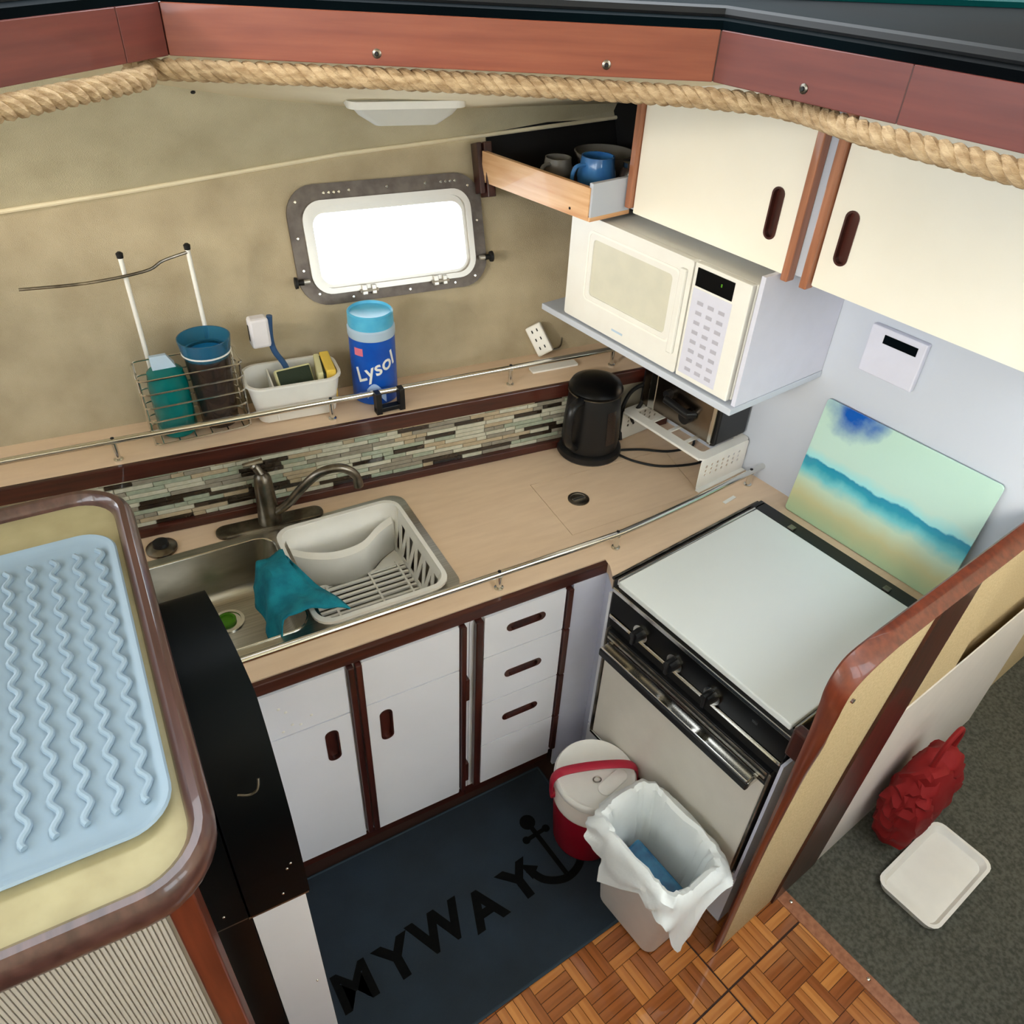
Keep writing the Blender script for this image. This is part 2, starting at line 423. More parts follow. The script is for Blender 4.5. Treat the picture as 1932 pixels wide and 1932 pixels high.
# ledge rail
rl = thing('ledge_rail', 'polished metal rail on short posts along the upper ledge', 'rail', (0, 0, 1.145))
def ledge_pt(x): return (x, 2.026-.0598*(x+.013), 0)
p0, p1 = ledge_pt(-1.3), ledge_pt(1.50)
B().tube([(p0[0], p0[1], .06), (p1[0], p1[1], .06)], .009, 12).build('rail_bar', 'chrome', rl, smooth=True)
for x in (-.62, -.05, .534, 1.112, 1.49):
    p = ledge_pt(x)
    q = B().lathe([(.012, 0), (.012, .004), (.007, .006), (.007, .053), (.010, .056)], p[0], p[1], 12).build('rail_post', 'chrome', rl, smooth=True)
    B().lathe([(.0048, .066), (.0048, .0705), (.002, .072)], p[0], p[1], 10).build('post_screw', 'blackmatt', q, smooth=True)
# black square clip on the rail
cl = thing('rail_clip', 'small black square clip hanging on the ledge rail by the blue canister', 'clip', (.705, 1.969, 1.13))
s = B(); s.box(-.045, .045, -.012, .012, .02, .034, .001); s.box(-.045, .045, -.012, -.002, -.03, -.014, .001)
s.box(-.045, -.028, -.014, .014, -.032, .085, .001); s.box(.028, .045, -.014, .014, -.032, .085, .001)
s.build('clip_body', 'blackpl', cl)

# porthole window -----------------------------------------------------
wn = structroot('window_1', (.967, 2.134, 1.145), (-LEAN, 0, R_(-4)))
B().ring(rrect(-.425, .175, .255, .592, .085, 8), rrect(-.375, .125, .29, .535, .05, 8), -.014, .0, 'y').build('flange', 'bronze', wn)
B().ring(rrect(-.385, .135, .286, .548, .058, 8), rrect(-.368, .118, .302, .530, .045, 8), -.024, -.012, 'y').build('sash_frame', 'alu', wn)
B().ring(rrect(-.378, .128, .292, .541, .05, 8), rrect(-.355, .108, .312, .512, .035, 8), -.012, .05, 'y').build('sash_lining', 'alu', wn)
B().prism(rrect(-.365, .115, .30, .532, .04, 8), .02, .024, 'y').build('pane', 'glass', wn)
for x, zz in ((-.395, .548), (-.31, .566), (-.295, .566), (-.28, .566), (-.265, .566), (-.235, .568), (-.12, .569), (0, .569), (.05, .569), (.065, .569), (.08, .569), (.095, .569),
              (.135, .553), (.155, .45), (-.405, .45), (-.405, .36), (-.37, .29), (-.27, .27), (-.09, .27), (.06, .272), (.13, .285)):
    screw(wn, (x, -.014, zz), (0, -1, 0), .0045)
def knob(x, zz, sx):
    k = B(); k.cyl((x, -.03, zz), (x+.018*sx, -.03, zz), .007, 10); k.build('latch_arm', 'alu', wn, smooth=True)
    k = B(); k.tube([(x+.018*sx, -.03, zz), (x+.034*sx, -.03, zz), (x+.036*sx, -.03, zz), (x+.044*sx, -.03, zz)], [.009, .008, .016, .017], 12); k.build('latch_knob', 'blackmatt', wn, smooth=True)
knob(.145, .338, 1); knob(-.395, .33, -1)
for x in (-.222, .007):
    k = B(); k.box(x-.022, x-.006, -.034, -.014, .272, .302, .002); k.box(x+.008, x+.022, -.034, -.014, .272, .300, .002)
    k.cyl((x-.028, -.03, .284), (x+.028, -.03, .284), .005, 8); k.build('hinge', 'alu', wn)

# coaming beam, dash, rope ---------------------------------------------
beam = structroot('trim_4')
def offs(pts, d):
    out = []
    for i, p in enumerate(pts):
        t = (pts[min(i+1, len(pts)-1)]-pts[max(i-1, 0)]).normalized(); n = Vector((-t.y, t.x, 0)); out.append(p+n*d)
    return out
for i in range(len(bpts)-1):
    a, b_ = bpts[i], bpts[i+1]
    t = (b_-a).normalized(); L = (b_-a).length
    s = B()
    s.box(0, L-.0012, 0, .02, 0, .072, .0012)
    o = s.build('beam_board', 'redwood_dark' if i in (0, 1, 3, 4) else 'redwood_x', beam); o.location = (a.x, a.y, 2.168); o.rotation_euler = (0, 0, math.atan2(t.y, t.x))
    if i == 2:
        for k in (.38, .80):
            screw(o, (L*k, 0, .017), (0, -1, 0), .0072, 'pewter'); screw(o, (L*k, -.0025, .017), (0, -1, 0), .0035, 'blackmatt', 'screw_recess')
    if i == 3:
        screw(o, (L*.52, 0, .018), (0, -1, 0), .0072, 'pewter'); screw(o, (L*.52, -.0025, .018), (0, -1, 0), .0035, 'blackmatt', 'screw_recess')
for p in offs(bpts, .009)[1:-1]: B().cyl((p.x, p.y, 2.169), (p.x, p.y, 2.2385), .0085, 10).build('joint_filler', 'darkwood_z', beam)
dash = structroot('trim_5')
poly = [(p.x, p.y) for p in offs(bpts, .004)] + [(3.4, .2), (3.4, 4), (-1.6, 4), (-1.6, 1.1)]
B().prism(poly, 2.240, 2.252).build('dash_top', 'dash', dash)
bb = [p+Vector((0, 0, 2.256)) for p in offs(bpts, .06)]
B().tube(bb, .011, 8).build('dash_bead', 'blackmatt', dash, smooth=True)
B().prism([(.95, 1.50), (3.3, .55), (3.3, 3.9), (.95, 3.9)], 2.252, 2.262).build('dash_reflection', 'teal_reflection', dash)  # teal sheet: a reflection on the black dash, put in as colour
screw(dash, (.235, 1.60, 2.253), (0, 0, 1), .006)
rp = thing('rope_trim', 'thick tan three-strand rope hung under the red wood beam', 'rope', (0, 0, 0))
rpath = smoothpath([p+Vector((0, 0, 2.149-.004*(i % 2))) for i, p in enumerate(offs(bpts, -.004))], 10)
# resample
L = [0]
for a, b_ in zip(rpath, rpath[1:]): L.append(L[-1]+(b_-a).length)
def along(s_):
    for i in range(len(L)-1):
        if L[i+1] >= s_: t = (s_-L[i])/max(1e-9, L[i+1]-L[i]); return rpath[i].lerp(rpath[i+1], t), (rpath[i+1]-rpath[i]).normalized()
    return rpath[-1], (rpath[-1]-rpath[-2]).normalized()
N = int(L[-1]/.0045)
for k in range(3):
    pts = []
    for i in range(N+1):
        p, t = along(L[-1]*i/N); a = Vector((0, 0, 1)); c = t.cross(a).normalized()
        ph = 2*PI*(L[-1]*i/N)/.062 + 2*PI*k/3
        pts.append(p + a*(.0075*math.cos(ph)) + c*(.0075*math.sin(ph)))
    B().tube(pts, .0095, 8).build('strand', 'rope', rp, smooth=True)

# ceiling lamp ----------------------------------------------------------
lp = thing('ceiling_light', 'unlit clear plastic oblong lamp fixed to the cream ceiling', 'lamp', (.855, 2.13, 1.945), R_(-12))
B().prism(rrect(-.155, .155, -.06, .06, .03), .0, .018).build('lamp_base', 'plastic', lp)
s = B(); s.loft([[(x, y, -.002) for x, y in rrect(-.14, .14, -.05, .05, .03)], [(x, y, -.02) for x, y in rrect(-.125, .125, -.042, .042, .028)],
                 [(x, y, -.045) for x, y in rrect(-.085, .085, -.03, .03, .02)]]); s.build('diffuser', 'lampglass', lp, smooth=True)
for x in (-.148, .148): screw(lp, (x, -.0, 0), (0, 0, -1), .005)

# ================================================================= COUNTER AND CABINETS
ct = thing('countertop', 'beige laminate worktop running from the sink to the stove', 'countertop', (0, 0, .9))
bl = lambda x: 2.0-.0753*(x+.034)
g = [RW(.735, .058), RW(.112, .058), RW(.112, -.59), RW(.0, -.59), RW(.0, .585)]
outer = [(-1.5, 1.335), (1.098, 1.335), (1.094, 1.305)] + [(p.x, p.y) for p in g] + [(-1.5, bl(-1.5))]
hole = rrect(-.13, .665, 1.42, 1.855, .04)
lid = [(1.078, 1.74), (1.068, 1.466), (1.552, 1.469), (1.60, 1.72)]
plate(outer, [hole, lid], -.035, .0).build('worktop', 'counter', ct)
cx, cy = sum(p[0] for p in lid)/4, sum(p[1] for p in lid)/4
l2 = [(cx+(x-cx)*.993, cy+(y-cy)*.99) for x, y in lid]
B().prism(l2, -.03, -.0006).build('icebox_lid', 'counter', ct)
hl = B().lathe([(.034, -.001), (.034, .002), (.027, .003), (.026, .0005)], 1.18, 1.609, 28).build('lid_ring', 'pewter', ct, smooth=True)
q = B(); q.box(1.158, 1.202, 1.603, 1.615, .0005, .004, .001); q.build('ring_pull', 'chrome', hl)
B().box(-1.5, 1.10, 1.317, 1.334, -.04, -.002, .003).build('edge_trim', 'darkwood_x', ct)
e = B().box(-.010, .010, -.04, .0, -.055, -.002, .003).build('edge_end', 'darkwood_x', ct); e.location = (1.103, 1.322, 0); e.rotation_euler = (0, 0, R_(40))
p = RW(.735, .058); 
s = B(); a = RW(.735, .060); b_ = RW(.112, .060); s.tube([(a.x, a.y, .004), (b_.x, b_.y, .004)], .005, 8); a = RW(.112, -.58); s.tube([(b_.x, b_.y, .004), (a.x, a.y, .004)], .004, 8)
s.build('metal_edging', 'pewter', ct, smooth=True)

rc = thing('counter_rail', 'polished metal rail along the front edge of the beige worktop', 'rail', (0, 0, .9))
rp_ = smoothpath([(-.6, 1.362, .052), (.2, 1.362, .052), (.77, 1.362, .052), (1.1, 1.362, .052), (1.22, 1.368, .052), (1.5, 1.402, .052), (1.79, 1.447, .052)], 8)
B().tube(rp_, .0098, 12).build('rail_bar', 'chrome', rc, smooth=True)
for x, y in ((.02, 1.362), (.767, 1.362), (1.153, 1.363), (1.725, 1.437)):
    q = B().lathe([(.013, 0), (.013, .004), (.008, .006), (.008, .044), (.011, .047)], x, y, 12).build('rail_post', 'chrome', rc, smooth=True)
    B().lathe([(.005, .058), (.005, .063), (.002, .0645)], x, y, 10).build('post_screw', 'blackmatt', q, smooth=True)

sl = thing('paper_slip', 'small white paper slip lying on the worktop between rail and stove', 'paper', (1.615, 1.398, .9008), R_(12))
B().box(-.028, .028, -.006, .006, 0, .0012).build('slip', 'plastic', sl)
def slot(s, cx, cz, L, W, vert):
    """stadium outline centred on cx, cz"""
    hx, hz = (W/2, L/2) if vert else (L/2, W/2)
    return rrect(cx-hx, cx+hx, cz-hz, cz+hz, W/2-.0005, 5)
def slab_front(name, parent, x0, x1, z0, z1, m, hole=None, y0=1.312, th=.012):
    """panel facing -y with optional finger pull: cut-out, dark wood cup"""
    o1 = rrect(x0, x1, z0, z1, .002, 1)
    s = plate(o1, [hole] if hole else [], 0, th)
    bmesh.ops.transform(s.b, matrix=Matrix(((1, 0, 0, 0), (0, 0, -1, y0+th), (0, 1, 0, 0), (0, 0, 0, 1))), verts=s.b.verts)
    o = s.build(name, m, parent)
    if hole:
        cx = sum(p[0] for p in hole)/len(hole); cz = sum(p[1] for p in hole)/len(hole)
        inn = [(cx+(p[0]-cx)*.80, cz+(p[1]-cz)*.92) for p in hole]; big = [(cx+(p[0]-cx)*1.02, cz+(p[1]-cz)*1.01) for p in hole]
        h = B().ring(big, inn, y0-.002, y0+.010, 'y'); h.prism(big, y0+.0101, y0+.013, 'y')
        h.build('finger_pull', 'darkwood_z', o)
    return o
sc = thing('sink_cabinet', 'white sink base cabinet with two doors and dark wood stiles', 'cabinet', (0, 0, 0))
s = B(); s.box(-1.45, .659, 1.324, 1.332, .085, .863); s.box(.651, .659, 1.332, 1.90, .085, .863); s.box(-1.45, -1.442, 1.332, 1.90, .085, .863); s.box(-1.45, .659, 1.332, 1.90, .085, .093)
s.build('carcass', 'white', sc)
for i, (x0, x1, hx) in enumerate(((-.72, -.36, None), (-.33, -.01, -.28), (.0, .308, .252), (.352, .624, .404))):
    if hx is None: slab_front('door', sc, x0, x1, .088, .684, 'white')
    else: slab_front('door', sc, x0, x1, .088, .684, 'white', slot(None, hx, .578, .125, .036, True))
    slab_front('false_drawer', sc, x0, x1, .689, .858, 'white')
def stile(parent, x, w_, z0=.10, z1=.858, chips=True):
    s = B(); s.box(x-w_/2, x+w_/2, 1.303, 1.324, z0, z1, .003)
    return s.build('stile', 'darkwood_z', parent)
stile(sc, .322, .017); stile(sc, .343, .017); stile(sc, -.345, .02); stile(sc, .636, .016, .10)
for z in (.60, .20):
    B().box(.640, .652, 1.300, 1.3235, z-.045, z+.045, .002).build('hinge', 'darkwood_z', sc)
B().box(-1.45, .659, 1.345, 1.36, 0.0, .085).build('toe_kick', 'darkwood_x', sc)
dc = thing('drawer_cabinet', 'narrow white cabinet with four drawers beside the stove panel', 'cabinet', (0, 0, 0))
B().box(.661, 1.078, 1.324, 1.88, .085, .863).build('carcass', 'white', dc)
for z0, z1, hz in ((.698, .858, .788), (.495, .694, .594), (.290, .491, .391), (.088, .286, None)):
    slab_front('drawer', dc, .70, .958, z0, z1, 'white', slot(None, .832, hz, .122, .030, False) if hz else None)
s = B().box(.672, .694, 1.303, 1.324, .10, .858, .003).build('stile', 'darkwood_z', dc)
for z0, z1 in ((.70, .858), (.497, .694), (.292, .491), (.11, .286)): B().box(.962, .980, 1.303, 1.324, z0, z1, .003).build('stile', 'darkwood_z', dc)
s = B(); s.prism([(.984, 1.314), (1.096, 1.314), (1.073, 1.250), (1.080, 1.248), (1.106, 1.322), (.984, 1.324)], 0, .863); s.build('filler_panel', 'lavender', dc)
B().box(.661, .98, 1.345, 1.36, 0, .085).build('toe_kick', 'darkwood_x', dc)
for (x, z) in ((.135, .80), (.15, .78), (.18, .715), (.16, .725), (.21, .735), (.135, .71)):
    B().lathe([(.004, 0), (.0045, .001), (.002, .002)], 0, 0, 8).build('paint_drip', 'plastic', sc, smooth=True, loc=(x, 1.311, z)).rotation_euler = (R_(90), 0, 0)

# sink --------------------------------------------------------------------
sk = thing('sink', 'double-bowl stainless steel sink set in the beige worktop', 'sink', (0, 0, .9))
ob = rrect(-.15, .685, 1.403, 1.872, .045); h1 = rrect(-.11, .275, 1.445, 1.84, .05); h2 = rrect(.305, .652, 1.425, 1.84, .05)
plate(ob, [h1, h2], .0015, .005).build('sink_deck', 'steel', sk)
def bowl(x0, x1, y0, y1, depth, r=.05):
    s = B(); rings = []
    for t, ins in ((0, 0), (-.004, .0), (-depth*.5, .006), (-depth+.03, .012), (-depth+.008, .025), (-depth, .045)):
        rings.append([(x, y, t+.004) for x, y in rrect(x0+ins, x1-ins, y0+ins, y1-ins, r)])
    s.loft(rings, cap0=False, cap1=True)
    o = s.build('bowl', 'steel', sk, smooth=True); return o
bo = bowl(-.11, .275, 1.445, 1.84, .165)
bowl(.305, .652, 1.425, 1.84, .165)
dr = B().lathe([(.045, -.1600), (.045, -.157), (.036, -.157), (.034, -.162)], .098, 1.722, 28).build('drain', 'chrome', sk, smooth=True)
B().lathe([(.027, -.1595), (.027, -.153), (.02, -.152), (.018, -.157), (.001, -.157)], .094, 1.725, 24).build('strainer', 'green', dr, smooth=True)
sb = B(); pts = rrect(-.11, .275, 1.445, 1.84, .05); sb.tube([(x, y, .0055) for x, y in pts], .003, 6, closed=True); sb.build('bowl_lip', 'chrome', sk, smooth=True)

fc = thing('faucet', 'tarnished single-lever faucet with a curved spout behind the sink', 'faucet', (.289, 1.898, .9), R_(-4))
B().prism(rrect(-.155, .155, -.032, .026, .028), .001, .014).build('deck_plate', 'pewter', fc, bevel=.004)
B().lathe([(.034, .014), (.031, .05), (.028, .10), (.026, .15), (.022, .172), (.012, .182)], 0, 0, 24).build('body', 'pewter', fc, smooth=True)
s = B(); s.tube(smoothpath([(0, 0, .172), (-.012, .012, .20), (-.02, .01, .21)], 4), [.012]*8+[.008], 10); s.tube([(-.045, .012, .211), (.01, .012, .214)], [.006, .009], 8)
s.build('lever', 'pewter', fc, smooth=True)
sp = smoothpath([(.015, -.01, .045), (.055, -.04, .09), (.10, -.06, .15), (.15, -.075, .196), (.205, -.085, .205), (.243, -.09, .175), (.25, -.092, .135)], 8)
B().tube(sp, [.013]*(len(sp)-8)+[.0125]*3+[.014]*5, 14).build('spout', 'pewter', fc, smooth=True)
so_ = thing('deck_cap', 'round dark metal cap on the worktop left of the faucet', 'cap', (-.012, 1.915, .9))
B().lathe([(.042, .001), (.042, .008), (.03, .016), (.012, .018)], 0, 0, 28).build('cap_flange', 'pewter', so_, smooth=True)
B().lathe([(.022, .017), (.020, .028), (.008, .032)], 0, 0, 24).build('cap_button', 'blackpl', so_, smooth=True)

# dish rack ------------------------------------------------------------------
dk = thing('dish_rack', 'white plastic dish drainer with slatted floor sitting in the right sink bowl', 'dish rack', (0, 0, .9))
def wring(x0, x1, y0, y1, z, r): return [(x, y, z) for x, y in rrect(x0, x1, y0, y1, r, 5)]
X0, X1, Y0, Y1 = .285, .648, 1.412, 1.822
s = B()
s.loft([wring(X0-.006, X1+.004, Y0-.004, Y1+.006, .022, .05), wring(X0-.006, X1+.004, Y0-.004, Y1+.006, .030, .05), wring(X0+.006, X1-.008, Y0+.01, Y1-.006, .030, .045), wring(X0+.006, X1-.008, Y0+.01, Y1-.006, .022, .045)], False, False)
s.build('rim', 'plastic', dk, smooth=True)
# walls: left, back, front solid; right wall slotted
def wallstrip(name, fn, n, z0, z1, th):
    s = B(); A = [fn(i/n) for i in range(n+1)]
    return s, A
s = B()
top = wring(X0+.004, X1-.006, Y0+.008, Y1-.004, .026, .045); bot = wring(X0+.030, X1-.028, Y0+.03, Y1-.028, -.125, .045)
nseg = len(top)
vt = [s.v(p) for p in top]; vb = [s.v(p) for p in bot]
for i in range(nseg):
    j = (i+1) % nseg
    if i == nseg-1: continue              # the straight right side is built with slots below
    s.f([vt[i], vt[j], vb[j], vb[i]])
o = s.build('basket_wall', 'plastic', dk, smooth=True)
md = o.modifiers.new('thick', 'SOLIDIFY'); md.thickness = .003
# slotted right side: battens leaning alternately
ya, yb = Y0+.055, Y1-.050
def rwp(y, t):   # point on the right wall, t 0 top .. 1 bottom
    return Vector((X1-.006-(.022)*t, y+( -(y-(ya+yb)/2)*.08*t), .026-.151*t))
nb = 7; W_ = (yb-ya)
s = B(); th = .0015
def quad(s, P):
    n = Vector((1, 0, .1)).normalized()*th
    s.loft([[p-n for p in P], [p+n for p in P]])
quad(s, [rwp(ya, 0), rwp(yb, 0), rwp(yb, .22), rwp(ya, .22)]); quad(s, [rwp(ya, .86), rwp(yb, .86), rwp(yb, 1), rwp(ya, 1)])
step = W_/10
xs = [ya]
for k in range(11):
    y = ya+step*k; tilt = step*.32*(1 if k % 2 else -1)
    hw_ = step*.30
    quad(s, [rwp(max(ya, y-hw_+tilt), .22), rwp(min(yb, y+hw_+tilt), .22), rwp(min(yb, y+hw_-tilt), .86), rwp(max(ya, y-hw_-tilt), .86)])
s.build('slotted_wall', 'plastic', dk)
# slatted floor
fx0, fx1, fy0, fy1 = X0+.032, X1-.03, Y0+.032, Y1-.125
nsl = 13
for k in range(nsl):
    y = fy0+(fy1-fy0)*k/(nsl-1)
    B().box(fx0, fx1, y-.0042, y+.0042, -.122, -.114, .001).build('slat', 'plastic', dk)
for x in (fx0+.06, fx0+.19, fx1-.02):
    B().box(x-.003, x+.003, fy0-.005, fy1+.01, -.125, -.1125).build('cross_bar', 'plastic', dk)
# cutlery trough at the back: curved divider
arc = smoothpath([(X0+.02, Y1-.03, 0), (X0+.07, Y1-.075, 0), (X0+.14, Y1-.105, 0), (X0+.22, Y1-.098, 0), (X0+.285, Y1-.05, 0), (X1-.02, Y1-.02, 0)], 6)
s = B(); s.loft([[(p.x, p.y, -.10+.0*i) for i, p in enumerate(arc)], [(p.x, p.y, -.02) for p in arc], [(p.x-.002, p.y-.006, -.012) for p in arc], [(p.x-.004, p.y-.028, -.02) for p in arc], [(p.x-.004, p.y-.036, -.118) for p in arc]], closed=False)
o = s.build('cutlery_divider', 'plastic', dk, smooth=True); md = o.modifiers.new('thick', 'SOLIDIFY'); md.thickness = .003
s = B(); s.loft([[(p.x, p.y, -.10) for p in arc], [(p.x, Y1-.028, -.10) for p in arc]], closed=False); s.loft([[(p.x, p.y-.036, -.118) for p in arc], [(p.x, fy1-.01, -.118) for p in arc]], closed=False)
o = s.build('trough_floor', 'plastic', dk)

# cloth over the sink divider -------------------------------------------------------
s = B(); rows = []
nu, nv = 22, 18
for i in range(nu+1):
    u = i/nu; r = []
    for j in range(nv+1):
        t = j/nv
        # u along y (front to back), t from rack side over the divider down into the left bowl
        y = 1.425+.265*u + .02*math.sin(3*t)
        x = .372-.17*min(t, .62)/.62 - .028*max(0, t-.62)/.38
        zz = .935 + .020*math.sin(PI*min(1, t*1.1)) - (max(0, t-.55)/.45)**1.2*.115*(1-.35*u)
        zz += .009*math.sin(9*u+4*t)+.007*math.sin(17*u*t+2)+.004*math.sin(23*t-7*u)
        if t < .35: x -= .10*(u)*(.35-t)/.35
        x += .006*math.sin(14*u)*t
        r.append((x, y, zz))
    rows.append(r)
s.loft(rows, closed=False)
o = s.build('dish_cloth', 'teal', smooth=True); md = o.modifiers.new('thick', 'SOLIDIFY'); md.thickness = .005
tag(o, 'teal microfibre cloth draped between the sink bowls', 'cloth')

# ================================================================= STOVE (bulkhead frame)
st = thing('stove', 'white stove with closed lid, black control strip and oven door', 'stove', tuple(W0), RZ)
def rb(s, d0, d1, v0, v1, z0, z1, bev=0): return s.box(-max(d0, d1), -min(d0, d1), v0, v1, z0, z1, bev)
v0, v1 = -.565, .048
rb(B(), .125, .742, v0+.004, v1, .27, .912, 0).build('body', 'blackpl', st)
rb(B(), .178, .757, v0+.01, .020, .914, .934, .004).build('lid', 'enamel', st)
for d0, d1, a, b_ in ((.125, .745, .026, .034), (.125, .745, v0+.001, v0+.007)):
    rb(B(), d0, d1, a, b_, .905, .926, .002).build('side_trim', 'chrome', st)
s = B(); rb(s, .742, .755, v0, v1-.01, .882, .897, .002); s.build('front_trim', 'chrome', st)
rb(B(), .741, .752, v0, v1-.012, .799, .880, .001).build('control_panel', 'black', st)
rb(B(), .742, .757, v0, v1-.014, .786, .798, .002).build('lower_trim', 'chrome', st)
rb(B(), .742, .750, v0, v1-.014, .752, .785).build('vent_gap', 'hole', st)
for v in (-.086, -.213, -.343):
    k = B(); k.cyl((-.752, v, .822), (-.7575, v, .822), .026, 24); o = k.build('knob_bezel', 'chrome', st, smooth=True)
    k = B(); k.cyl((-.757, v, .822), (-.782, v, .822), .0185, 20, .016); k.box(-.790, -.757, v-.005, v+.005, .800, .844, .002)
    k.build('knob', 'blackpl', st)
rb(B(), .752, .7535, -.478, -.462, .846, .854).build('pilot_mark', 'chrome', st)
rb(B(), .742, .765, v0+.012, v1-.03, .285, .700, .004).build('oven_door', 'ovenwhite', st)
rb(B(), .742, .766, v0+.010, v1-.028, .701, .752, .002).build('door_header', 'blackpl', st)
for a, z0, z1, m in ((.769, .742, .749, 'pewter'), (.772, .727, .735, 'steel'), (.769, .714, .718, 'pewter')):
    rb(B(), .766, a, v0+.016, v1-.033, z0, z1, .001).build('door_moulding', m, st)
hd = rb(B(), .802, .818, v0+.030, v1-.050, .700, .726, .004).build('door_handle', 'blackpl', st)
rb(B(), .786, .815, v0+.034, v1-.054, .727, .734, .002).build('handle_cap', 'chrome', hd)
for v in (v0+.036, v1-.056):
    s = B(); rb(s, .764, .812, v-.006, v+.006, .704, .726, .002); s.build('handle_bracket', 'chrome', hd)
for v in (v1-.028, v0+.004): rb(B(), .744, .768, v-.0, v+.008, .285, .750, .002).build('door_edge', 'pewter', st)
rb(B(), .744, .766, v0+.004, v1-.02, .270, .284, .002).build('door_sill', 'chrome', st)
rb(B(), .120, .172, v0+.004, v1-.002, .912, .926, .003).build('back_rail', 'blackpl', st)
for v in (-.10, -.42): rb(B(), .150, .170, v-.010, v+.010, .926, .934, .002).build('lid_hinge', 'pewter', st)
fp = thing('stove_plinth', 'white laminate plinth below the oven door', 'panel', tuple(W0), RZ)
rb(B(), .02, .748, v0-.01, v1+.008, .0, .268, .001).build('plinth_panel', 'white', fp)
s = B(); rb(s, .02, .742, v1+.002, v1+.012, .27, .855); s.build('side_panel', 'white', fp)
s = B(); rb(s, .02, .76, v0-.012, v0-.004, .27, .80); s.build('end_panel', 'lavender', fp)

# leaning glass board on the ledge behind the stove
ab = thing('glass_board', 'glass cutting board with a watercolour beach, leaning on the bulkhead behind the stove', 'cutting board', tuple(RW(.055, -.005, .9012)), RZ)
nt = None
m = bpy.data.materials.new('beach_watercolour'); m.use_nodes = True; n = m.node_tree.nodes; lk = m.node_tree.links; pb = n['Principled BSDF']
pb.inputs['Roughness'].default_value = .15
tc = n.new('ShaderNodeTexCoord'); sx = n.new('ShaderNodeSeparateXYZ'); lk.new(tc.outputs['Object'], sx.inputs[0])
ns = n.new('ShaderNodeTexNoise'); ns.inputs['Scale'].default_value = 14; ns.inputs['Detail'].default_value = 8; lk.new(tc.outputs['Object'], ns.inputs['Vector'])
def math_n(op, a, b_, clamp=False):
    q = n.new('ShaderNodeMath'); q.operation = op; q.use_clamp = clamp
    for i, x in enumerate((a, b_)):
        if isinstance(x, (int, float)): q.inputs[i].default_value = x
        else: lk.new(x, q.inputs[i])
    return q.outputs[0]
hgt = math_n('ADD', sx.outputs['Z'], math_n('MULTIPLY', math_n('SUBTRACT', ns.outputs['Fac'], .5), .05))
cr = n.new('ShaderNodeValToRGB'); lk.new(math_n('MULTIPLY', hgt, 1/.385, True), cr.inputs[0])
els = cr.color_ramp.elements
stops = [(0, (168, 196, 160)), (.18, (198, 196, 150)), (.32, (190, 214, 190)), (.40, (110, 196, 204)), (.455, (28, 150, 176)), (.50, (20, 134, 170)), (.515, (150, 216, 220)), (.60, (184, 214, 204)), (1, (176, 208, 196))]
els[0].position = 0; els[0].color = lin(stops[0][1]); els[1].position = 1; els[1].color = lin(stops[-1][1])
for p_, c_ in stops[1:-1]: e = els.new(p_); e.color = lin(c_)
# blue cloud at the top centre-left
dy = math_n('ADD', sx.outputs['Y'], .10); dz = math_n('SUBTRACT', sx.outputs['Z'], .385)
r2 = math_n('ADD', math_n('MULTIPLY', math_n('MULTIPLY', dy, dy), 90), math_n('MULTIPLY', math_n('MULTIPLY', dz, dz), 95))
cf = math_n('SUBTRACT', 1.0, math_n('ADD', r2, math_n('MULTIPLY', math_n('SUBTRACT', ns.outputs['Fac'], .5), 1.6)), True)
mx = n.new('ShaderNodeMix'); mx.data_type = 'RGBA'; lk.new(cf, mx.inputs['Factor']); lk.new(cr.outputs[0], mx.inputs[6]); mx.inputs[7].default_value = lin((12, 82, 170))
lk.new(mx.outputs[2], pb.inputs['Base Color'])
s = B(); s.prism(rrect(-.52, .0, 0, .385, .012), -.006, .0, 'x')
o = s.build('board', m, ab, bevel=.001); o.rotation_euler = (0, R_(7), 0)

# ================================================================= UPPER CABINETS
uc = thing('upper_cabinet', 'white wall cabinet with wood edge strips above the microwave', 'cabinet', tuple(W0), RZ)
rb(B(), .002, .315, -.62, .586, 1.702, 2.16, .001).build('carcass', 'wallwhite', uc)
def updoor(v0, v1, hv):
    hole = None
    s = B()
    o1 = rrect(v0, v1, 1.700, 2.155, .002, 1)
    hole = rrect(hv-.017, hv+.017, 1.765, 1.885, .0165, 5)
    s = plate(o1, [hole], 0, .014)   # xy -> (v, z); map to x=-d
    bmesh.ops.transform(s.b, matrix=Matrix(((0, 0, 1, -.3305), (1, 0, 0, 0), (0, 1, 0, 0), (0, 0, 0, 1))), verts=s.b.verts)
    o = s.build('door', 'warmwhite', uc)
    c = (hv, 1.825); inn = [(c[0]+(p[0]-c[0])*.75, c[1]+(p[1]-c[1])*.93) for p in hole]; big = [(c[0]+(p[0]-c[0])*1.02, c[1]+(p[1]-c[1])*1.01) for p in hole]
    h = B().ring(big, inn, -.333, -.320, 'x'); h.prism(big, -.3199, -.317, 'x'); h.build('finger_pull', 'darkwood_z', o)
updoor(.042, .560, .106); updoor(-.555, -.040, -.092)
for v, z0 in ((.573, 1.712), (.028, 1.69), (-.026, 1.69), (-.568, 1.70)):
    o = B(); rb(o, .315, .345, v-.010, v+.010, z0, 2.155, .003); o.build('edge_strip', 'tanwood_z', uc)

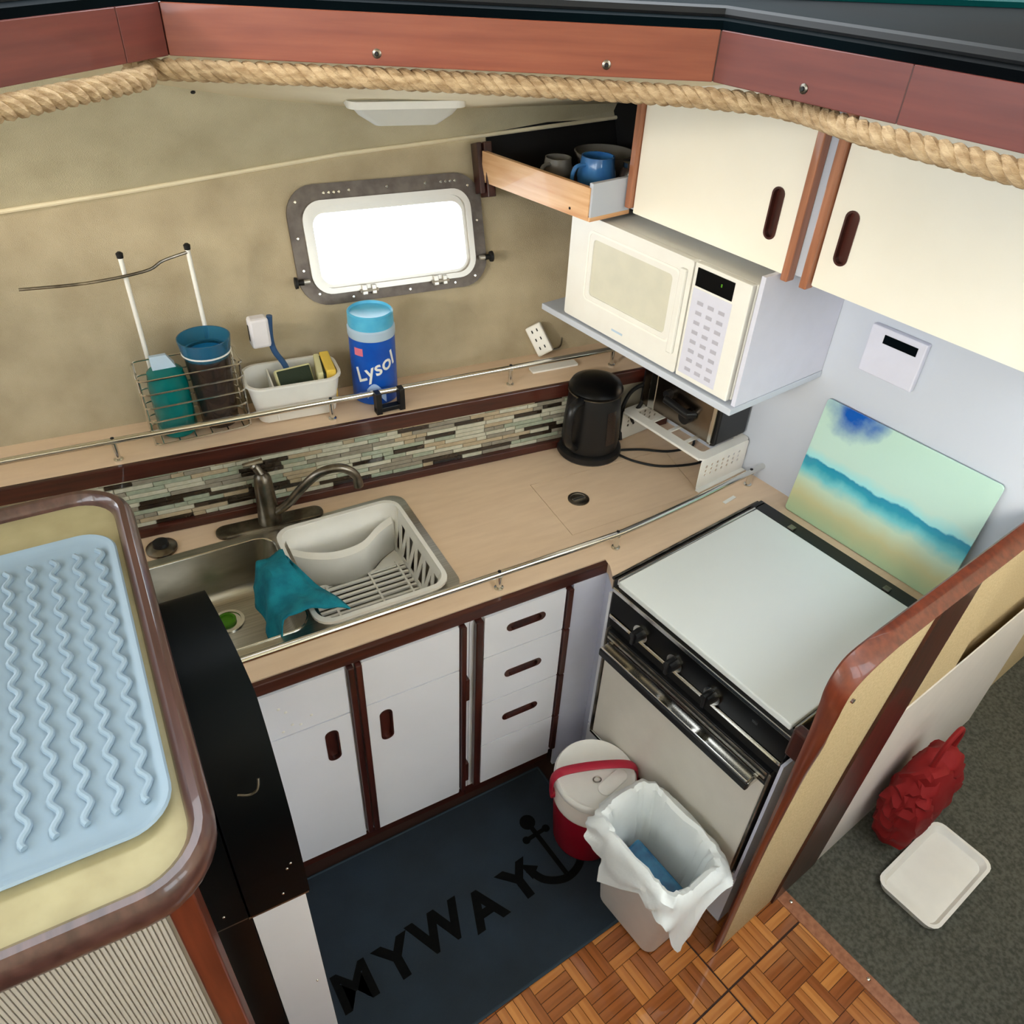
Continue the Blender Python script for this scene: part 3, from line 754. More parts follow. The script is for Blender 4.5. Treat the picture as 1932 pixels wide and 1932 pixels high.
# corner shelf with mugs
cs = thing('corner_shelf', 'open corner shelf with pale wood fascia left of the upper cabinet', 'shelf', (0, 0, 1.69))
P = [(1.255, 1.818), (1.400, 1.846), (1.52, 1.90), (1.70, 2.26), (1.155, 2.25)]
B().prism(P, .004, .014).build('shelf_board', 'darkwood_x', cs)
a, b_ = Vector((1.150, 2.245, 0)), Vector((1.252, 1.818, 0)); d = (b_-a); ang = math.atan2(d.y, d.x)
o = B().box(-.01, d.length, -.0, .014, .0, .088, .001).build('fascia', 'pine', cs); o.location = a; o.rotation_euler = (0, 0, ang)
q = B(); q.cyl((d.length-.07, -.0005, .018), (d.length-.07, .002, .018), .004, 10); q.build('nail_hole', 'hole', o)
a = Vector((1.256, 1.816, 0)); b_ = Vector((1.402, 1.840, 0)); d = b_-a
o = B().box(0, d.length, -.004, .010, .010, .100, .001).build('return_panel', 'wallwhite', cs); o.location = a; o.rotation_euler = (0, 0, math.atan2(d.y, d.x))
o = B().box(-.002, d.length, -.005, .010, .0, .011).build('return_edge', 'pine', cs); o.location = a; o.rotation_euler = (0, 0, math.atan2(d.y, d.x))
br = thing('wall_bracket', 'dark wood wedge bracket on the fabric wall beside the corner shelf', 'bracket', (1.135, 2.245, 1.645), R_(-4), rot=(-LEAN, 0, R_(-4)))
s = B(); s.box(0, .016, -.02, .03, .012, .155, .002); s.box(.018, .044, -.035, .03, .0, .155, .003); s.build('bracket_body', 'darkwood_z', br)
o = B().box(-.006, 0, .590, 1.04, .014, .47).build('side_shade', 'hole', cs); q = Matrix.Translation(-cs.location) @ Matrix.Translation(W0+Vector((0, 0, 1.69))) @ Matrix.Rotation(RZ, 4, 'Z'); o.matrix_local = q  # near-black sheet on the bulkhead, painting in the shade of the shelf corner
o = B().box(.215, .70, -.010, -.002, .575, .715).build('back_shade', 'hole', cs); o.matrix_local = Matrix.Translation((0, 0, -1.69)) @ WB  # same near-black shade, painted as a sheet along the hull side
def mug(x, y, z, m, inm, label, r=.042, h=.085, ha=200, group=None, name='mug', cat='mug'):
    t = thing(name, label, cat, (x, y, z), R_(ha))
    B().lathe([(r*.72, 0), (r*.98, .012), (r*1.06, h*.45), (r*.92, h*.8), (r*.88, h), (r*.80, h), (r*.82, h*.8), (r*.9, h*.4), (r*.6, .01)], 0, 0, 28).build('cup', m, t, smooth=True)
    pts = smoothpath([(r*.9, 0, h*.8), (r*1.55, 0, h*.78), (r*1.75, 0, h*.45), (r*1.3, 0, h*.2), (r*.95, 0, h*.2)], 5)
    B().tube(pts, .006, 8).build('handle', m, t, smooth=True)
    return t
mug(1.40, 2.01, 1.705, 'mug', 'mugin', 'bright blue glazed mug on the corner shelf', .055, .098, 190)
mug(1.34, 2.13, 1.705, 'greyware', 'mugin', 'grey glass cup with a thin loop handle behind the blue mug', .045, .07, 200)
bw = thing('serving_bowl', 'grey bowl standing at the back of the corner shelf', 'bowl', (1.50, 2.12, 1.705))
B().lathe([(.04, 0), (.075, .03), (.095, .075), (.09, .075), (.07, .03), (.035, .008)], 0, 0, 28).build('bowl_shell', 'greyware', bw, smooth=True)
g_ = thing('glass_jar', 'small dark glass jar at the cabinet end of the corner shelf', 'jar', (1.49, 1.96, 1.705))
B().lathe([(.03, 0), (.034, .01), (.034, .06), (.026, .072)], 0, 0, 20).build('jar_body', 'smoke', g_, smooth=True)
B().lathe([(.029, .072), (.029, .085), (.01, .087)], 0, 0, 20).build('jar_lid', 'chrome', g_, smooth=True)

# ================================================================= MICROWAVE
ms = thing('microwave_shelf', 'white laminate shelf carrying the microwave with a side gusset', 'shelf', tuple(W0), RZ)
rb(B(), .002, .402, .045, .842, 1.325, 1.345, .002).build('shelf_board', 'wallwhite', ms)
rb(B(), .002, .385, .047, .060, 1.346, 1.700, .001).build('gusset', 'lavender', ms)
mw = thing('microwave', 'cream white microwave oven on the white shelf under the wall cabinet', 'microwave', tuple(RW(0, 0, 1.3455)), RZ)
rb(B(), .02, .372, .072, .742, .004, .325, .004).build('housing', 'microwave', mw)
# door with window
s = B(); dv0, dv1, dz0, dz1 = .262, .742, .006, .326
m1 = plate(rrect(dv0, dv1, dz0, dz1, .008, 3), [rrect(.325, .640, .10, .268, .012, 3)], 0, .020)
bmesh.ops.transform(m1.b, matrix=Matrix(((0, 0, 1, -.392), (1, 0, 0, 0), (0, 1, 0, 0), (0, 0, 0, 1))), verts=m1.b.verts)
dr_ = m1.build('door', 'microwave', mw)
B().prism(rrect(.325, .640, .10, .268, .012, 3), -.388, -.376, 'x').build('window', 'mwglass', dr_)
B().ring(rrect(.300, .662, .080, .290, .016, 3), rrect(.306, .656, .086, .284, .014, 3), -.3935, -.391, 'x').build('window_surround', 'plastic', dr_)
hb = rb(B(), .392, .404, .276, .298, .06, .300, .004).build('door_grip', 'microwave', dr_)
rb(B(), .372, .392, .074, .258, .006, .326, .003).build('control_fascia', 'microwave', mw)
rb(B(), .391, .394, .124, .246, .268, .316, .001).build('display', 'black', mw)
s = B(); rb(s, .3935, .3945, .160, .164, .292, .300); s.build('display_digit', 'green', mw)
pad = rb(B(), .391, .3928, .120, .250, .020, .262, .001).build('keypad', 'lavender', mw)
for r in range(8):
    for c in range(3):
        B().box(-.3936, -.3924, .136+c*.036, .136+c*.036+.020, .034+r*.027, .034+r*.027+.010, .0).build('key_mark', M['keyprint'], pad)
rb(B(), .3925, .3932, .478, .524, .030, .036).build('maker_mark', 'capclear', dr_)
# thermostat / switch plate on bulkhead
swp = thing('wall_control', 'white control box with small dark display on the bulkhead right of the microwave', 'control box', tuple(W0), RZ)
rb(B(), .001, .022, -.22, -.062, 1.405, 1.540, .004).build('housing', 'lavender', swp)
rb(B(), .0215, .024, -.20, -.105, 1.500, 1.524, .001).build('display', 'dash', swp)

# ================================================================= ITEMS UNDER THE MICROWAVE
rk = thing('counter_rack', 'white perforated plastic rack bridging the worktop under the toaster oven', 'rack', tuple(RW(0, 0, .901)), RZ)
def holed(x0, x1, y0, y1, nx, ny, r):
    hs = []
    for i in range(nx):
        for j in range(ny):
            cx = x0+(x1-x0)*(i+.9)/(nx+.8); cy = y0+(y1-y0)*(j+1)/(ny+1)
            hs.append([(cx+r*math.cos(2*PI*k/8), cy+r*math.sin(2*PI*k/8)) for k in range(8)])
    return hs
for v in (.215, .572):
    s = plate(rrect(-.232, -.006, .006, .116, .006, 2), holed(-.225, -.02, .035, .10, 7, 3, .0055), 0, .003)
    bmesh.ops.transform(s.b, matrix=Matrix(((1, 0, 0, 0), (0, 0, 1, v), (0, 1, 0, 0), (0, 0, 0, 1))), verts=s.b.verts)
    s.build('side_leg', 'plastic', rk)
    sg = -1 if v < .4 else 1
    B().box(-.232, -.006, min(v, v+sg*.014), max(v, v+sg*.014)+.003, .0, .006, .002).build('foot_flange', 'plastic', rk)
s = plate(rrect(-.236, -.004, .212, .578, .02, 4), [rrect(-.20, -.04, .245, .545, .012, 3)], .116, .122); s.build('rack_top', 'plastic', rk)
s = B(); s.tube([(-.236, .225, .118), (-.236, .565, .118)], .0045, 8); s.build('front_lip', 'plastic', rk, smooth=True)
for v in (.32, .395, .47): B().box(-.205, -.035, v-.006, v+.006, .116, .121).build('rack_slat', 'plastic', rk)
to = thing('toaster_oven', 'upright brushed steel appliance with black ends below the microwave', 'toaster oven', tuple(RW(0, 0, 1.0235)), RZ)
B().box(-.160, -.01, .235, .575, .012, .290, .006).build('case', 'blackpl', to)
B().box(-.168, -.158, .248, .560, .014, .288, .003).build('front_panel', mat('appliance_steel', (150, 140, 128), .22, 1, c2=(128, 116, 104), scale=5), to)
B().box(-.1705, -.166, .248, .262, .014, .288, .002).build('edge_moulding', 'chrome', to)
B().box(-.1705, -.166, .50, .53, .014, .288, .002).build('edge_moulding', 'chrome', to)
s = B(); s.tube([(-.168, .33, .085), (-.195, .335, .088), (-.198, .43, .100), (-.168, .44, .104)], .013, 10); s.build('pull_handle', 'blackpl', to, smooth=True)
s = B(); s.cyl((-.168, .352, .068), (-.192, .352, .068), .022, 18); s.build('dial', 'blackpl', to, smooth=True)
s = B(); s.cyl((-.168, .44, .11), (-.190, .44, .11), .014, 14); s.build('dial', 'blackpl', to, smooth=True)
for d in (.03, .14):
    for v in (.26, .55): B().lathe([(.012, .0), (.012, .013)], -d, v, 10).build('foot', 'blackpl', to)

kt = thing('kettle', 'black electric jug kettle standing on the worktop in front of the mosaic', 'kettle', (1.362, 1.835, .9012), R_(205))
B().lathe([(.106, 0), (.110, .006), (.108, .022), (.098, .030)], 0, 0, 36).build('power_base', 'blackpl', kt, smooth=True)
B().lathe([(.094, .031), (.097, .06), (.094, .12), (.089, .18), (.086, .222), (.083, .235)], 0, 0, 36).build('jug_body', 'blackpl', kt, smooth=True)
B().lathe([(.088, .236), (.090, .244), (.080, .262), (.05, .274), (.012, .278)], 0, 0, 36).build('lid', 'black', kt, smooth=True)
s = B(); s.tube(smoothpath([(.085, 0, .228), (.135, 0, .222), (.152, 0, .17), (.142, 0, .10), (.098, 0, .055)], 8), .015, 12, flat=.8); s.build('handle', 'blackpl', kt, smooth=True)
s = B(); s.loft([[(-.06, -.03, .20), (-.06, .03, .20), (-.06, .0, .17)], [(-.112, -.010, .234), (-.112, .010, .234), (-.108, 0, .226)]]); s.build('spout', 'blackpl', kt, smooth=True)
s = B()
aa = [R_(62+i*4.5) for i in range(6)]
s.loft([[(.0985*math.cos(a), .0985*math.sin(a), .07) for a in aa], [(.095*math.cos(a), .095*math.sin(a), .13) for a in aa], [(.0905*math.cos(a), .0905*math.sin(a), .19) for a in aa]], closed=False)
s.build('water_gauge', 'smoke', kt, smooth=True)
s = B(); s.tube([(.0885*math.cos(2*PI*i/36), .0885*math.sin(2*PI*i/36), .234) for i in range(36)], .0022, 6, closed=True); s.build('rim_band', 'pewter', kt, smooth=True)
def cord(label, pts, r=.0042, m='blackmatt'):
    o = B().tube(smoothpath(pts, 8), r, 8).build('power_cord', m, smooth=True); tag(o, label, 'cord'); return o
cord('black kettle cord looping wide along the worktop towards the rack foot', [(1.43, 1.76, .907), (1.46, 1.70, .906), (1.53, 1.635, .906), (1.66, 1.60, .906), (1.76, 1.64, .906)])
cord('paired black cord running straight under the white rack', [(1.44, 1.78, .907), (1.52, 1.75, .906), (1.60, 1.70, .906), (1.69, 1.69, .906), (1.73, 1.72, .906)])
cord('coiled black cord hanging between kettle and toaster oven', [(1.49, 1.83, .906), (1.50, 1.86, .99), (1.53, 1.86, 1.07), (1.58, 1.84, 1.10), (1.56, 1.83, 1.04), (1.53, 1.83, 1.0), (1.55, 1.85, .95), (1.60, 1.86, .906)], .007)

# ================================================================= ITEMS ON THE LEDGE
bk = thing('wire_caddy', 'silver wire basket with tall back legs at the left of the ledge', 'basket', (0, 0, 1.1475))
xl, xr, yf, yk = .05, .31, 2.045, 2.165
for k in range(5):
    z = .035+.042*k; g_ = .006*k/4
    s = B(); s.tube([(x, y, z) for x, y in rrect(xl-g_, xr+g_, yf-g_, yk, .02, 3)], .0026, 6, closed=True); s.build('wire_hoop', 'chrome', bk, smooth=True)
for k in range(6):
    x = xl+.02+(xr-xl-.04)*k/5
    B().tube([(x, yf, .004), (x, yk, .004)], .0022, 6).build('floor_wire', 'chrome', bk)
s = B(); s.tube([(x, y, .004) for x, y in rrect(xl, xr, yf, yk, .02, 3)], .003, 6, closed=True); s.build('base_hoop', 'chrome', bk, smooth=True)
for x, y in ((xl, yf+.01), (xr, yf+.01), (xl, yk-.01), (xr, yk-.01)):
    B().tube([(x, y, .0), (x, y, .205)], .003, 6).build('corner_wire', 'chrome', bk)
for x in (.093, .258):
    B().tube([(x, yk+.004, .10), (x, yk+.045, .47)], .0062, 10).build('back_leg', 'plastic', bk, smooth=True)
    B().lathe([(.008, .468), (.009, .480), (.004, .484)], x, yk+.045, 10).build('leg_cap', 'blackmatt', bk, smooth=True)
s = B(); s.tube(smoothpath([(.258, yk+.043, .462), (.19, yk+.03, .452), (.14, yk+.02, .435), (.0, yk+.02, .425), (-.15, yk+.025, .43)], 6), .004, 8); s.build('cross_wire', 'pewter', bk, smooth=True)
tb = thing('teal_bottle', 'tall teal plastic bottle standing in the wire basket', 'bottle', (.122, 2.105, 1.154))
B().lathe([(.046, 0), (.052, .008), (.052, .15), (.046, .185), (.028, .200)], 0, 0, 28).build('bottle_body', 'tealglass', tb, smooth=True)
s = B(); s.loft([[(-.03, -.02, .2), (.03, -.02, .2), (.03, .02, .2), (-.03, .02, .2)], [(-.03, -.006, .232), (.012, -.006, .232), (.012, .006, .232), (-.03, .006, .232)]]); s.build('bottle_cap', M['capclear'], tb)
bc = thing('blue_tumbler', 'smoky tumbler with blue contents and a pale rim in the wire basket', 'tumbler', (.238, 2.105, 1.154))
B().lathe([(.045, 0), (.050, .006), (.056, .14), (.062, .222), (.060, .222), (.054, .14), (.047, .01)], 0, 0, 32).build('outer_cup', 'smoke', bc, smooth=True)
B().lathe([(.042, .012), (.045, .09), (.002, .092)], 0, 0, 28).build('blue_base', M['wipeblue'], bc, smooth=True)
B().lathe([(.060, .205), (.066, .232), (.070, .262), (.067, .262), (.062, .232), (.055, .206)], 0, 0, 32).build('blue_collar', 'blueplastic', bc, smooth=True)
B().lathe([(.052, .214), (.050, .220), (.002, .221)], 0, 0, 28).build('blue_lid', 'blueliq', bc, smooth=True)
s = B(); s.tube([(.063*math.cos(2*PI*i/40), .063*math.sin(2*PI*i/40), .222) for i in range(40)], .0032, 6, closed=True); s.build('rim_ring', 'plastic', bc, smooth=True)

cd_ = thing('sponge_tub', 'white plastic tub holding sponges and a brush on the ledge', 'tub', (.452, 2.085, 1.1475), R_(-5))
def rr3(w_, h_, z, r): return [(x, y, z) for x, y in rrect(-w_/2, w_/2, -h_/2, h_/2, r, 5)]
s = B(); s.loft([rr3(.22, .11, .003, .03), rr3(.225, .115, .006, .03), rr3(.262, .150, .118, .045), rr3(.274, .162, .120, .05), rr3(.274, .162, .126, .05), rr3(.256, .144, .126, .042), rr3(.215, .105, .010, .028)], True, True)
s.build('tub_wall', 'plastic', cd_, smooth=True)
B().box(-.062, -.058, -.065, .065, .012, .112).build('tub_divider', 'plastic', cd_)
B().box(-.09, .09, -.05, .05, .0, .003).build('tub_foot', 'plastic', cd_)
def sponge(name, label, loc, rot, size, m1_, m2_=None):
    t = thing(name, label, 'sponge', loc, rot=rot)
    a, b_, c = size
    B().box(-a/2, a/2, -b_/2, b_/2, 0, c, .004).build('foam', m1_, t)
    if m2_: B().box(-a/2+.004, a/2-.004, -b_/2-.006, -b_/2+.001, .006, c-.006, .002).build('scouring_pad', m2_, t)
    return t
sponge('scrub_sponge', 'cream sponge with dark green scouring face leaning in the white tub', (.462, 2.035, 1.196), (R_(-38), 0, R_(4)), (.105, .024, .105), 'spongecream', 'scour')
sponge('flat_sponge', 'pale sponge standing upright between the scourer and the yellow sponge', (.533, 2.085, 1.192), (0, R_(-8), R_(80)), (.10, .016, .10), 'spongecream', 'scour')
sponge('yellow_sponge', 'yellow sponge at the right end of the white tub', (.560, 2.085, 1.188), (0, R_(-6), R_(84)), (.105, .028, .105), 'yellow')
br = thing('dish_brush', 'blue handled dish brush standing head up in the white tub', 'brush', (.452, 2.115, 1.16))
B().tube(smoothpath([(.01, 0, .0), (-.004, 0, .11), (-.03, 0, .17), (-.036, 0, .215), (-.03, 0, .28)], 6), .0085, 10).build('brush_handle', 'bluebrush', br, smooth=True)
s = B(); s.box(-.092, -.038, -.02, .02, .195, .282, .008); s.build('bristle_head', 'bristle', br)
B().box(-.0935, -.090, -.006, .006, .215, .262, .002).build('scraper_slot', 'black', br)
wp = thing('wipes_canister', 'blue cleaning wipes canister with light blue lid on the ledge under the porthole', 'canister', (.700, 2.075, 1.1475), R_(-30))
B().lathe([(.066, 0), (.068, .004), (.068, .205)], 0, 0, 40).build('canister_body', 'wipeblue', wp, smooth=True)
B().lathe([(.069, .206), (.070, .21), (.070, .232), (.066, .236)], 0, 0, 40).build('collar', 'capclear', wp, smooth=True)
B().lathe([(.0655, .236), (.067, .240), (.0665, .276), (.062, .280), (.060, .272), (.03, .268), (.002, .268)], 0, 0, 40).build('cap', 'capblue', wp, smooth=True)
def wrapped(name, s_, size, m, zc, ang, r=.0686, rotz=0, th=.0006, shear=0):
    """text bent round a canister"""
    o = text_mesh(name, s_, size, th, m, wp, (0, 0, 0), (0, 0, 0), .0008, shear)
    c_, sn = math.cos(rotz), math.sin(rotz)
    bm = bmesh.new(); bm.from_mesh(o.data); bmesh.ops.subdivide_edges(bm, edges=bm.edges, cuts=2)
    for v in bm.verts:
        x, y, z = v.co; x, y = x*c_-y*sn, x*sn+y*c_
        a = ang + x/r; v.co = Vector(((r+z)*math.cos(a), (r+z)*math.sin(a), zc+y))
    bm.to_mesh(o.data); bm.free(); return o
wrapped('brand_lettering', 'Lysol', .066, 'plastic', .118, R_(-76), rotz=R_(24), shear=.2)
s = B(); aa = [R_(-128+6*i) for i in range(5)]
s.loft([[(.0688*math.cos(a), .0688*math.sin(a), zz) for a in aa] for zz in (.160, .184)], closed=False); s.build('label_badge', mat('label_pink', (226, 120, 140), .4), wp)
s = B(); aa = [R_(-100+6*i) for i in range(9)]
s.loft([[(.0687*math.cos(a), .0687*math.sin(a), zz+.02*math.sin(i*.5)) for i, a in enumerate(aa)] for zz in (.02, .052)], closed=False); s.build('label_splash', mat('label_paleblue', (170, 196, 236), .4), wp)

# outlet strip + plugs
ol = thing('socket_plate', 'white oblong socket plate set in the ledge behind the rail', 'socket', (1.30, 2.0, 1.1465), R_(-4))
B().prism(rrect(-.085, .085, -.018, .018, .004, 2), 0, .006).build('plate', 'plastic', ol)
pg = thing('plug_adapter', 'white multi-way plug adapter leaning on the fabric wall above the ledge', 'plug', (1.315, 2.075, 1.160), rot=(R_(-20), R_(-32), R_(-30)))
B().box(-.028, .028, -.014, .014, 0, .105, .005).build('adapter_body', 'plastic', pg)
for i in range(3): 
    for x in (-.009, .009): B().box(x-.002, x+.002, -.0155, -.0135, .02+i*.03, .03+i*.03).build('socket_slot', 'blackmatt', pg)
o = B().tube(smoothpath([(1.30, 2.12, 1.16), (1.38, 2.10, 1.155), (1.40, 2.13, 1.20), (1.36, 2.165, 1.25), (1.355, 2.18, 1.28)], 8), .0025, 8).build('thin_cable', 'pewter', smooth=True); tag(o, 'thin grey cable curling up the wall behind the plug adapter', 'cable')

# ================================================================= FLOOR ITEMS
fm = thing('floor_mat', 'navy blue galley mat printed with black letters and an anchor', 'mat', (0, 0, 0))
mp_ = [(-.13, 1.295), (.93, 1.322), (.962, .770), (-.06, .672)]
B().prism(mp_, .0008, .008).build('mat_pile', 'mat', fm)
for a, b_ in zip(mp_, mp_[1:]+mp_[:1]):
    B().tube([(a[0], a[1], .006), (b_[0], b_[1], .006)], .0045, 6).build('binding', 'matedge', fm, smooth=True)
for ch, x, y, a in (('M', .135, .945, 2), ('Y', .266, .955, 4), ('W', .405, .978, 3), ('A', .548, .972, 4), ('Y', .682, .992, 6)):
    text_mesh('letter', ch, .150, .0006, 'print', fm, (x, y, .0085), (0, 0, R_(a+3)), offset=.0035 if ch == 'M' else .0060)
an = B(); 
def flat(s, pts, w_, z=.0083):
    s.tube([(p[0], p[1], z) for p in pts], w_, 6, flat=.05)
flat(an, [(.800, 1.135), (.822, .955)], .009)
an.lathe([(.026, .0078), (.026, .0088)], .797, 1.158, 16)
flat(an, [(.766, 1.105), (.838, 1.113)], .008); an.lathe([(.013, .0078), (.013, .0088)], .764, 1.105, 12); an.lathe([(.013, .0078), (.013, .0088)], .84, 1.113, 12)
flat(an, smoothpath([(.722, 1.02, 0), (.752, .968, 0), (.815, .942, 0), (.878, .965, 0), (.905, 1.02, 0)], 6), .014)
an.prism([(.705, 1.045), (.755, 1.015), (.72, .985)], .0078, .0088); an.prism([(.925, 1.045), (.915, .985), (.87, 1.01)], .0078, .0088)
an.build('anchor_print', 'print', fm)

cl = thing('drinks_cooler', 'round red and white drinks cooler with a red carry strap by the oven', 'cooler', (.947, 1.045, .009), R_(-20))
B().lathe([(.098, 0), (.104, .01), (.119, .225)], 0, 0, 44).build('cooler_body', 'red', cl, smooth=True)
B().lathe([(.121, .225), (.123, .233), (.122, .240), (.118, .290), (.112, .298)], 0, 0, 44).build('collar', 'bin', cl, smooth=True)
ld = B().lathe([(.121, .298), (.124, .304), (.124, .320), (.118, .329), (.112, .326), (.106, .322), (.002, .322)], 0, 0, 44).build('lid', 'plastic', cl, smooth=True)
o = B().prism(rrect(-.055, .055, -.022, .022, .021, 6), .322, .328); o = o.build('lid_spout', 'plastic', cl, bevel=.002); o.location = (.045, -.035, 0); o.rotation_euler = (0, 0, R_(35))
for y in (-.022, .028):
    o = B().tube([(.012*math.cos(2*PI*i/16), y+.009*math.sin(2*PI*i/16), .327) for i in range(16)], .002, 6, closed=True).build('lid_ring', 'pewter', cl)
st_ = [(-.128, -.0, .24), (-.131, 0, .285), (-.128, 0, .325), (-.105, 0, .352), (-.05, 0, .364), (.02, 0, .366), (.085, 0, .358), (.118, 0, .340), (.129, 0, .305), (.129, 0, .24)]
B().tube(smoothpath(st_, 6), .0145, 10, flat=.4).build('carry_strap', 'redstrap', cl, smooth=True)
for x in (-.125, .125): 
    s = B(); s.cyl((x*.93, 0, .25), (x*1.06, 0, .25), .016, 14); s.build('strap_pivot', 'redstrap', cl, smooth=True)
text_mesh('maker_mark', 'Coleman', .022, .0005, 'redstrap', cl, (.035, -.1165, .262), (R_(90), 0, R_(16)))

bn = thing('waste_bin', 'pale plastic waste bin with a white liner folded over its rim', 'bin', (.955, .757, .009), RZ)
bn.scale = (.97, .97, 1.13)
def br_(w_, l_, z, r): return [(x, y, z) for x, y in rrect(-w_/2, w_/2, -l_/2, l_/2, r, 6)]
s = B(); s.loft([br_(.145, .225, 0, .03), br_(.15, .23, .006, .032), br_(.205, .305, .355, .045), br_(.212, .312, .362, .047), br_(.200, .300, .362, .042), br_(.145, .225, .012, .03)])
s.build('bin_shell', 'bin', bn, smooth=True)
# liner: inner skin and skirt with uneven hem
base = rrect(-1, 1, -1, 1, .35, 8); nB = len(base)
def wob(a, f, p): return math.sin(f*a+p)
def hem(a):
    bump_ = lambda c, w_: math.exp(-((math.atan2(math.sin(a-c), math.cos(a-c)))/w_)**2)
    h = .045+.012*wob(a, 7, .5)+.008*wob(a, 13, 2)
    h += .13*bump_(R_(165), .42) + .16*bump_(R_(-112), .24) + .05*bump_(R_(60), .5) + .05*bump_(R_(-20), .5)
    return h
NB = 120
def sup(w_, l_, t): # rounded rectangle by angle
    c_, s_ = math.cos(t), math.sin(t); e = .38
    return (w_*math.copysign(abs(c_)**e, c_), l_*math.copysign(abs(s_)**e, s_))
s = B(); rings = []
angs = [2*PI*i/NB for i in range(NB)]
crumple = lambda a, z: .0035*math.sin(19*a+31*z)+.003*math.sin(37*a-17*z)+.002*math.sin(61*a+50*z)
for w_, l_, z in ((.056, .098, .045), (.063, .103, .06), (.071, .113, .16), (.078, .121, .25), (.086, .132, .335), (.092, .142, .366), (.104, .156, .3745), (.113, .164, .367)):
    rg = []
    for t in angs:
        x, y = sup(w_, l_, t); a = math.atan2(y, x); k = crumple(a, z)*(.9 if z < .36 else .6)
        rg.append((x+math.cos(a)*k, y+math.sin(a)*k, z+.004*math.sin(9*a)*(z > .3)+.003*math.sin(23*a)*(z > .3)))
    rings.append(rg)
for k_ in range(1, 9):
    t_ = k_/8; rg = []
    for t in angs:
        x, y = sup(.118, .168, t); a = math.atan2(y, x); h = hem(a)
        fl = .004+.020*t_+(.007*math.sin(11*a+2)+.005*math.sin(19*a+7*t_)+.003*math.sin(43*a+9*t_))*(.3+t_)
        rg.append((x+math.cos(a)*fl, y+math.sin(a)*fl, .366-h*t_))
    rings.append(rg)
s.loft(rings, cap0=True, cap1=False)
o = s.build('bin_liner', 'bag', bn, smooth=True)
for p in o.data.polygons: p.use_smooth = True
ib = thing('blue_packet', 'crumpled blue packet lying inside the lined bin', 'packet', (.967, .748, .215), rot=(R_(5), R_(-20), RZ))
s = B(); s.box(-.034, .034, -.095, .095, 0, .055, .008); s.build('packet_body', mat('packet_blue', (46, 110, 146), .4, c2=(30, 84, 120), scale=30, bump=.6, bscale=40), ib)
tp_ = thing('crumpled_wrapper', 'grey crumpled wrapper at the far end of the lined bin', 'wrapper', (.965, .852, .15))
bm_ = B(); bmesh.ops.create_icosphere(bm_.b, subdivisions=2, radius=.035)
for v in bm_.b.verts: v.co *= random.uniform(.6, .95)
bm_.build('wrapper_ball', mat('wrapper_grey', (150, 146, 142), .4), tp_)

# ================================================================= RIGHT PARTITION
pt = structroot('wall_partition', tuple(W0), (0, 0, RZ))
def dpoly(pts): return [(-d, z) for d, z in pts]
B().prism(dpoly([(.806, .002), (.02, .002), (.02, 1.255), (.70, 1.25), (.79, 1.225), (.81, 1.10)]), -.6300, -.6190, 'y').build('partition_core', 'beigetex', pt)
tm = structroot('trim_6', tuple(W0), (0, 0, RZ))
stn = [((.822, .002), (.824, .002), -.6315), ((.823, .5), (.825, .5), -.632), ((.824, .85), (.824, .85), -.641), ((.824, 1.03), (.822, 1.03), -.653), ((.835, 1.13), (.832, 1.12), -.660),
       ((.842, 1.18), (.836, 1.17), -.662), ((.835, 1.225), (.826, 1.205), -.662), ((.804, 1.262), (.790, 1.233), -.662), ((.72, 1.272), (.715, 1.252), -.662), ((.60, 1.275), (.60, 1.258), -.662), ((.02, 1.28), (.02, 1.262), -.662)]
ob_ = smoothpath([(a[0], a[1], 0) for a, b, c in stn], 5); of_ = smoothpath([(b[0], b[1], c) for a, b, c in stn], 5)
rings = []
for i, (p, q) in enumerate(zip(ob_, of_)):
    t = (ob_[min(i+1, len(ob_)-1)]-ob_[max(i-1, 0)]).normalized(); nx, nz = t.y, -t.x      # outward in (d, z)
    if nx < 0 and i < 20: nx, nz = -nx, -nz
    ins = .022
    sec = [(p.x-.004*nx, p.y-.004*nz, -.6165), (p.x, p.y, -.621), ((p.x*.6+q.x*.4)+.003*nx, (p.y*.6+q.y*.4)+.003*nz, -.619*.6+q.z*.4), (q.x, q.y, q.z+.003), (q.x-.004*nx, q.y-.004*nz, q.z), (q.x-ins*nx, q.y-ins*nz, max(q.z, -.650)), (q.x-(ins+.004)*nx, q.y-(ins+.004)*nz, -.6295), (p.x-(ins+.004)*nx, p.y-(ins+.004)*nz, -.6165)]
    rings.append([(-x, v, z) for x, z, v in sec])
s = B(); s.loft(rings); s.build('partition_cap', 'redwood_z', tm, smooth=True)
B().prism(dpoly([(.572, .002), (.561, .13), (.511, .652), (.466, .938), (.42, 1.24), (.25, 1.24), (.311, .687), (.335, .35), (.36, .002)]), -.638, -.6305, 'y').build('door_post', 'darkwood_z', tm)
B().box(-.34, .6, -.6345, -.6305, .004, .72).build('cabin_skirt', 'bin', pt)
B().cyl((-.800, -.660, 1.165), (-.800, -.6645, 1.165), .006, 10).build('screw', 'chrome', tm)
bkp = thing('stove_post_block', 'short dark wood block where the stove lid meets the curved partition', 'block', tuple(RW(0, 0, .86)), RZ)
B().box(-.775, -.745, -.612, -.568, 0, .090, .006).build('block_body', 'darkwood_z', bkp)
